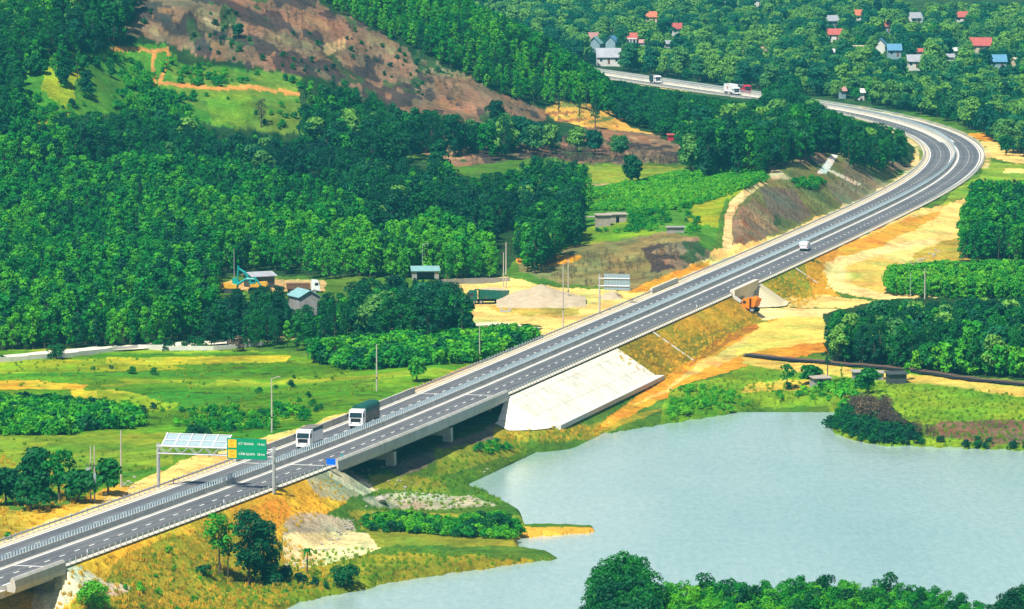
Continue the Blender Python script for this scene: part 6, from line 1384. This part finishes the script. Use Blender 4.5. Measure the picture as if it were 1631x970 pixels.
shed(1307, 620, 3.4, 3.2, 2.1, 'wall_brick', 'wall_grey', 'small open-fronted grey brick shed with a flat roof at the lake inlet', 0.25, 0.25, (-1.0, 0.1, 1.9))
shed(1428, 612, 3.4, 3.0, 1.9, 'steel_dark', 'steel_dark', 'dark metal shed with a dark sloping roof, right of the two low ones', 0.2, 0.3)
shed(1373, 606, 3.4, 2.6, 1.6, 'wall_grey', 'wall_grey', 'low grey shed half hidden by a dark tree', 0.15, 0.2, (-1.3, -0.2, 1.4))
shed(1398, 606, 2.2, 2.4, 1.4, 'rock', 'wall_grey', 'low stone lean-to between the grey and the dark metal shed', 0.1, 0.2)
shed(960, 361, 3.2, 3.0, 2.7, 'wall_brick', 'wall_brick', 'tall plain block hut, left one of the brick sheds on the mound', 0.2, 0.2)
shed(983, 355, 4.2, 3.0, 2.0, 'wall_brick', 'wall_brick', 'low brick hut with a small window hole on the mound', 0.15, 0.2, (-0.5, 0.3, 1.6))
x, y, z = ground(941, 360); r = empty('pergola', (x, y, z), 0.2); tag(r, 'open post frame with a thin flat roof left of the block hut', 'shelter')
for a, b in ((-1.6, -1), (-1.6, 1), (1.6, -1), (1.6, 1)): MB().box(a - 0.1, a + 0.1, b - 0.1, b + 0.1, -0.5, 2.2).build('post', M['wall_brick'], r)
MB().box(-1.9, 1.9, -1.3, 1.3, 2.2, 2.35).build('roof', M['wall_brick'], r)
shed(1076, 371, 4.0, 2.0, 1.3, 'wall_grey', 'wall_grey', 'low grey brick enclosure in the grass of the mound', 0.05, 0.1)
shed(677, 446, 6.0, 5.0, 2.0, 'roof_teal', 'wall_grey', 'shed with a pale tin roof behind the tree clump', 0.05, 0.7, (-2, 2, 1.8))
shed(1068, 224, 1.6, 1.6, 1.6, 'roof_red', 'red_paint', 'small dark red hut in front of the dug orange slope', 0.1, 0.3)
def wall_run(pts, h, w, mat, label, name='low_wall', cat='wall'):
    m = MB()
    P_ = [ground(*p) for p in pts]
    for (x0_, y0_, z0_), (x1_, y1_, z1_) in zip(P_[:-1], P_[1:]):
        n = max(1, int(math.hypot(x1_ - x0_, y1_ - y0_) / 4)); hh = math.atan2(y1_ - y0_, x1_ - x0_); d = math.hypot(x1_ - x0_, y1_ - y0_) / n
        for i in range(n):
            f = i / n; X_ = x0_ + (x1_ - x0_) * f; Y_ = y0_ + (y1_ - y0_) * f; zz = float(ghs(X_, Y_)); m.box(-0.01, d + 0.01, -w / 2, w / 2, -0.8, h, hh, (X_, Y_, zz))
    return tag(m.build(name, M[mat]), label, cat)
wall_run([(700, 454), (740, 452), (812, 448)], 1.2, 0.4, 'concrete_dark', 'long low grey wall along the back of the yard')
wall_run([(-40, 580), (100, 570), (220, 556), (340, 558), (420, 550)], 0.9, 0.3, 'concrete_pale', 'low pale retaining wall below the lane beside the rice fields')

# pale lane on the left, railway on the right
def ribbon(name, pts, half, lift, mat, label, cat, kind='structure', n=60):
    P_ = np.array([ground(*p)[:2] for p in pts]); d = np.concatenate([[0], np.cumsum(np.hypot(*np.diff(P_, axis=0).T))]); t = np.linspace(0, d[-1], n)
    x = np.interp(t, d, P_[:, 0]); y = np.interp(t, d, P_[:, 1]); k = np.ones(5) / 5; x = np.convolve(np.pad(x, 2, mode='edge'), k, 'valid'); y = np.convolve(np.pad(y, 2, mode='edge'), k, 'valid')
    hx, hy = np.gradient(x), np.gradient(y); q_ = np.hypot(hx, hy); nx_, ny_ = -hy / q_, hx / q_; V = []
    m_ = 5
    for j in np.linspace(-1, 1, m_):
        X_ = x + nx_ * half * j; Y_ = y + ny_ * half * j; V.append(np.c_[X_, Y_, np.maximum(ghs(X_, Y_), ghs(x, y)) + lift])
    V = np.vstack(V); i = np.arange((m_ - 1) * n).reshape(m_ - 1, n)[:, :-1].ravel(); o = mesh_np(name, V, np.stack([i, i + n, i + n + 1, i + 1], 1), mat); tag(o, label, cat, kind=kind); return x, y, nx_, ny_
ribbon('dirt_road', [(-60, 575), (0, 571), (60, 566), (130, 560), (200, 555), (280, 549), (350, 546), (410, 542)], 3.6, 0.12, plain('lane_dust', (0.75, 0.68, 0.52), 0.9, 0.15, 0.4), 'pale unpaved lane between the plantation and the rice fields', 'lane')
ribbon('dirt_road', [(590, 527), (650, 523), (720, 519), (790, 517), (850, 524)], 2.6, 0.12, plain('lane_dust_far', (0.72, 0.62, 0.42), 0.9, 0.2, 0.4), 'pale lane leading into the sand yard', 'lane')
rx_, ry_, rnx, rny = ribbon('railway_ballast', [(1188, 566), (1230, 571), (1300, 577), (1400, 586), (1500, 598), (1631, 614), (1720, 626)], 1.9, 0.22, plain('ballast', (0.035, 0.037, 0.04), 0.95, 0.4, 2), 'dark stone bed of the railway line', 'ballast', n=90)
ry_root = empty('railway_track', (rx_[0], ry_[0], 0)); tag(ry_root, 'single railway track running along the foot of the right-hand wood', 'railway track')
for off in (-0.6, 0.6):
    m = MB(); zz = ghs(rx_, ry_) + 0.4; pts = [(rx_[i] + rnx[i] * off, ry_[i] + rny[i] * off, zz[i] + 0.1) for i in range(len(rx_))]; m.path(pts, 0.07, 0.07, 4); keep(m.build('rail', M['bed_brown']), ry_root)
m = MB(); cnt = 0
for i in range(len(rx_) - 1):
    for f in (0, 0.33, 0.66):
        X_ = rx_[i] * (1 - f) + rx_[i + 1] * f; Y_ = ry_[i] * (1 - f) + ry_[i + 1] * f; hh = math.atan2(ry_[i + 1] - ry_[i], rx_[i + 1] - rx_[i]); z_ = float(ghs(X_, Y_)) + 0.36; m.box(-0.14, 0.14, -1.2, 1.2, 0, 0.12, hh, (X_, Y_, z_))
tag(keep(m.build('sleepers', M['steel_dark']), ry_root), kind='stuff')

# heaps, rocks
def heap(px, py, rx, ry, h, mat, label, seed=1, dz=0.0, peaks=((0, 0, 1),), name='gravel_heap'):
    x, y, z = ground(px, py); n = 30; a = np.linspace(-1.15, 1.15, n); A_, B_ = np.meshgrid(a, a); Z = np.zeros_like(A_)
    for cx_, cy_, k in peaks: Z = np.maximum(Z, k * np.clip(1 - np.hypot(A_ - cx_, B_ - cy_) / 1.0, 0, 1) ** 0.85)
    Z = Z * h + 0.25 * (vnoise(A_ * 6 + seed, B_ * 6, seed) + 0.4 * vnoise(A_ * 15, B_ * 15, seed)) * (Z > 0.02) - 0.25
    X_ = x + A_ * rx; Y_ = y + B_ * ry + ry * 0.7; i = np.arange(n * n).reshape(n, n)
    o = mesh_np(name, np.c_[X_.ravel(), Y_.ravel(), (Z + ghs(X_, Y_)).ravel() + dz], np.stack([i[:-1, :-1], i[:-1, 1:], i[1:, 1:], i[1:, :-1]], -1).reshape(-1, 4), M[mat]); return tag(o, label, 'heap')
heap(862, 488, 8.5, 12, 4.4, 'sand_pile', 'large pale gravel heap in the yard behind the poles', 3, peaks=((0, 0, 1), (-0.45, 0.1, 0.75), (0.5, -0.1, 0.6)))
heap(975, 476, 3.2, 6, 1.6, 'sand_pile', 'small brownish gravel heap below the big grey sign', 5)
def rock_mesh(seed):
    rng = np.random.default_rng(seed); m = bpy.data.meshes.new('rock'); import bmesh
    b = bmesh.new(); bmesh.ops.create_icosphere(b, subdivisions=2, radius=0.5)
    for v in b.verts:
        v.co *= 0.8 + 0.35 * float(vnoise(np.array(v.co.x * 3 + seed), np.array(v.co.y * 3 + v.co.z * 2), seed)) + rng.uniform(-0.06, 0.06); v.co.z *= 0.7
    b.to_mesh(m); b.free(); m.materials.append(M['rock']); return m
RK = [rock_mesh(i) for i in range(5)]
rocks = []
def rock_field(poly, n, s0_, s1_, seed, label, group):
    rng = np.random.default_rng(seed); xs = [p[0] for p in poly]; ys = [p[1] for p in poly]; k = 0
    while k < n:
        px, py = rng.uniform(min(xs), max(xs)), rng.uniform(min(ys), max(ys))
        if not inside(poly, np.array(px), np.array(py)): continue
        x, y = at_z(px, py, 2.5); z = float(ghs(x, y)); x, y = at_z(px, py, z); z = float(ghs(x, y)); s = rng.uniform(s0_, s1_) ** 1
        if z < 0.1: k += 1; continue
        o = bpy.data.objects.new('rock', RK[k % 5]); C.objects.link(o); o.location = (x, y, z + 0.1 * s); o.scale = (s * rng.uniform(0.8, 1.5), s, s * rng.uniform(0.5, 0.9)); o.rotation_euler = (0, 0, rng.uniform(0, 6.28)); tag(o, label, 'rock', group); k += 1
rock_field([(575, 795), (640, 785), (760, 792), (788, 806), (700, 812), (600, 810)], 75, 0.35, 1.0, 1, 'pale broken rock in the band of stones on the headland', 'stones on the headland')
rock_field([(450, 820), (500, 815), (560, 828), (575, 842), (470, 848)], 60, 0.3, 0.8, 2, 'grey broken rock in the stony patch left of the headland', 'stones left of the headland')
rock_field([(540, 745), (640, 735), (680, 745), (610, 790), (560, 775)], 45, 0.3, 0.9, 3, 'pale rock tumbled below the near end of the long bridge', 'stones below the bridge end')
rock_field([(775, 672), (830, 675), (800, 684), (760, 690)], 22, 0.3, 0.7, 4, 'grey rock at the foot of the far bridge abutment', 'stones at the far abutment')
rock_field([(160, 790), (215, 765), (225, 772), (175, 800)], 26, 0.3, 0.8, 6, 'pale rock on the rough verge by the first pole', 'stones on the rough verge')
rock_field([(1450, 395), (1500, 383), (1500, 392), (1440, 408)], 30, 0.4, 1.1, 7, 'pale rock in the row beside the sandy track right of the road', 'stones beside the sandy track')
x, y, z = ground(606, 800); o = bpy.data.objects.new('boulder', RK[1]); C.objects.link(o); o.location = (x, y, z + 0.5); o.scale = (2.6, 2.2, 2.2); tag(o, 'largest pale boulder on the headland, by the leafless sapling', 'rock')
x, y, z = ground(805, 497); m = MB(); m.box(-1.1, 1.1, -0.3, 0.3, 0, 0.35); m.box(-1.2, -0.7, -0.3, 0.3, 0.3, 0.9); m.box(0.7, 1.2, -0.3, 0.3, 0.3, 0.9); o = m.build('concrete_block', M['galv']); o.location = (x, y, z); tag(o, 'pale U-shaped block lying in the yard in front of the tipper', 'block')


# ------------------------------------------------------------------ the air: a thin haze that turns the far wood and village blue-green
hz = MB().box(-4200, 4200, -100, 6900, -3.5, 130.0).build('haze', M['white_paint'])
mh = bpy.data.materials.new('haze'); mh.use_nodes = True; nn = mh.node_tree.nodes; ll = mh.node_tree.links; nn.remove(nn['Principled BSDF'])
pv = nn.new('ShaderNodeVolumePrincipled'); pv.inputs['Color'].default_value = (0.1, 0.66, 0.9, 1); pv.inputs['Density'].default_value = 0.00008; pv.inputs['Anisotropy'].default_value = 0.1
ll.new(pv.outputs[0], nn['Material Output'].inputs['Volume']); hz.data.materials.clear(); hz.data.materials.append(mh); tag(hz, 'thin blue-green haze over the valley', 'haze', kind='stuff')
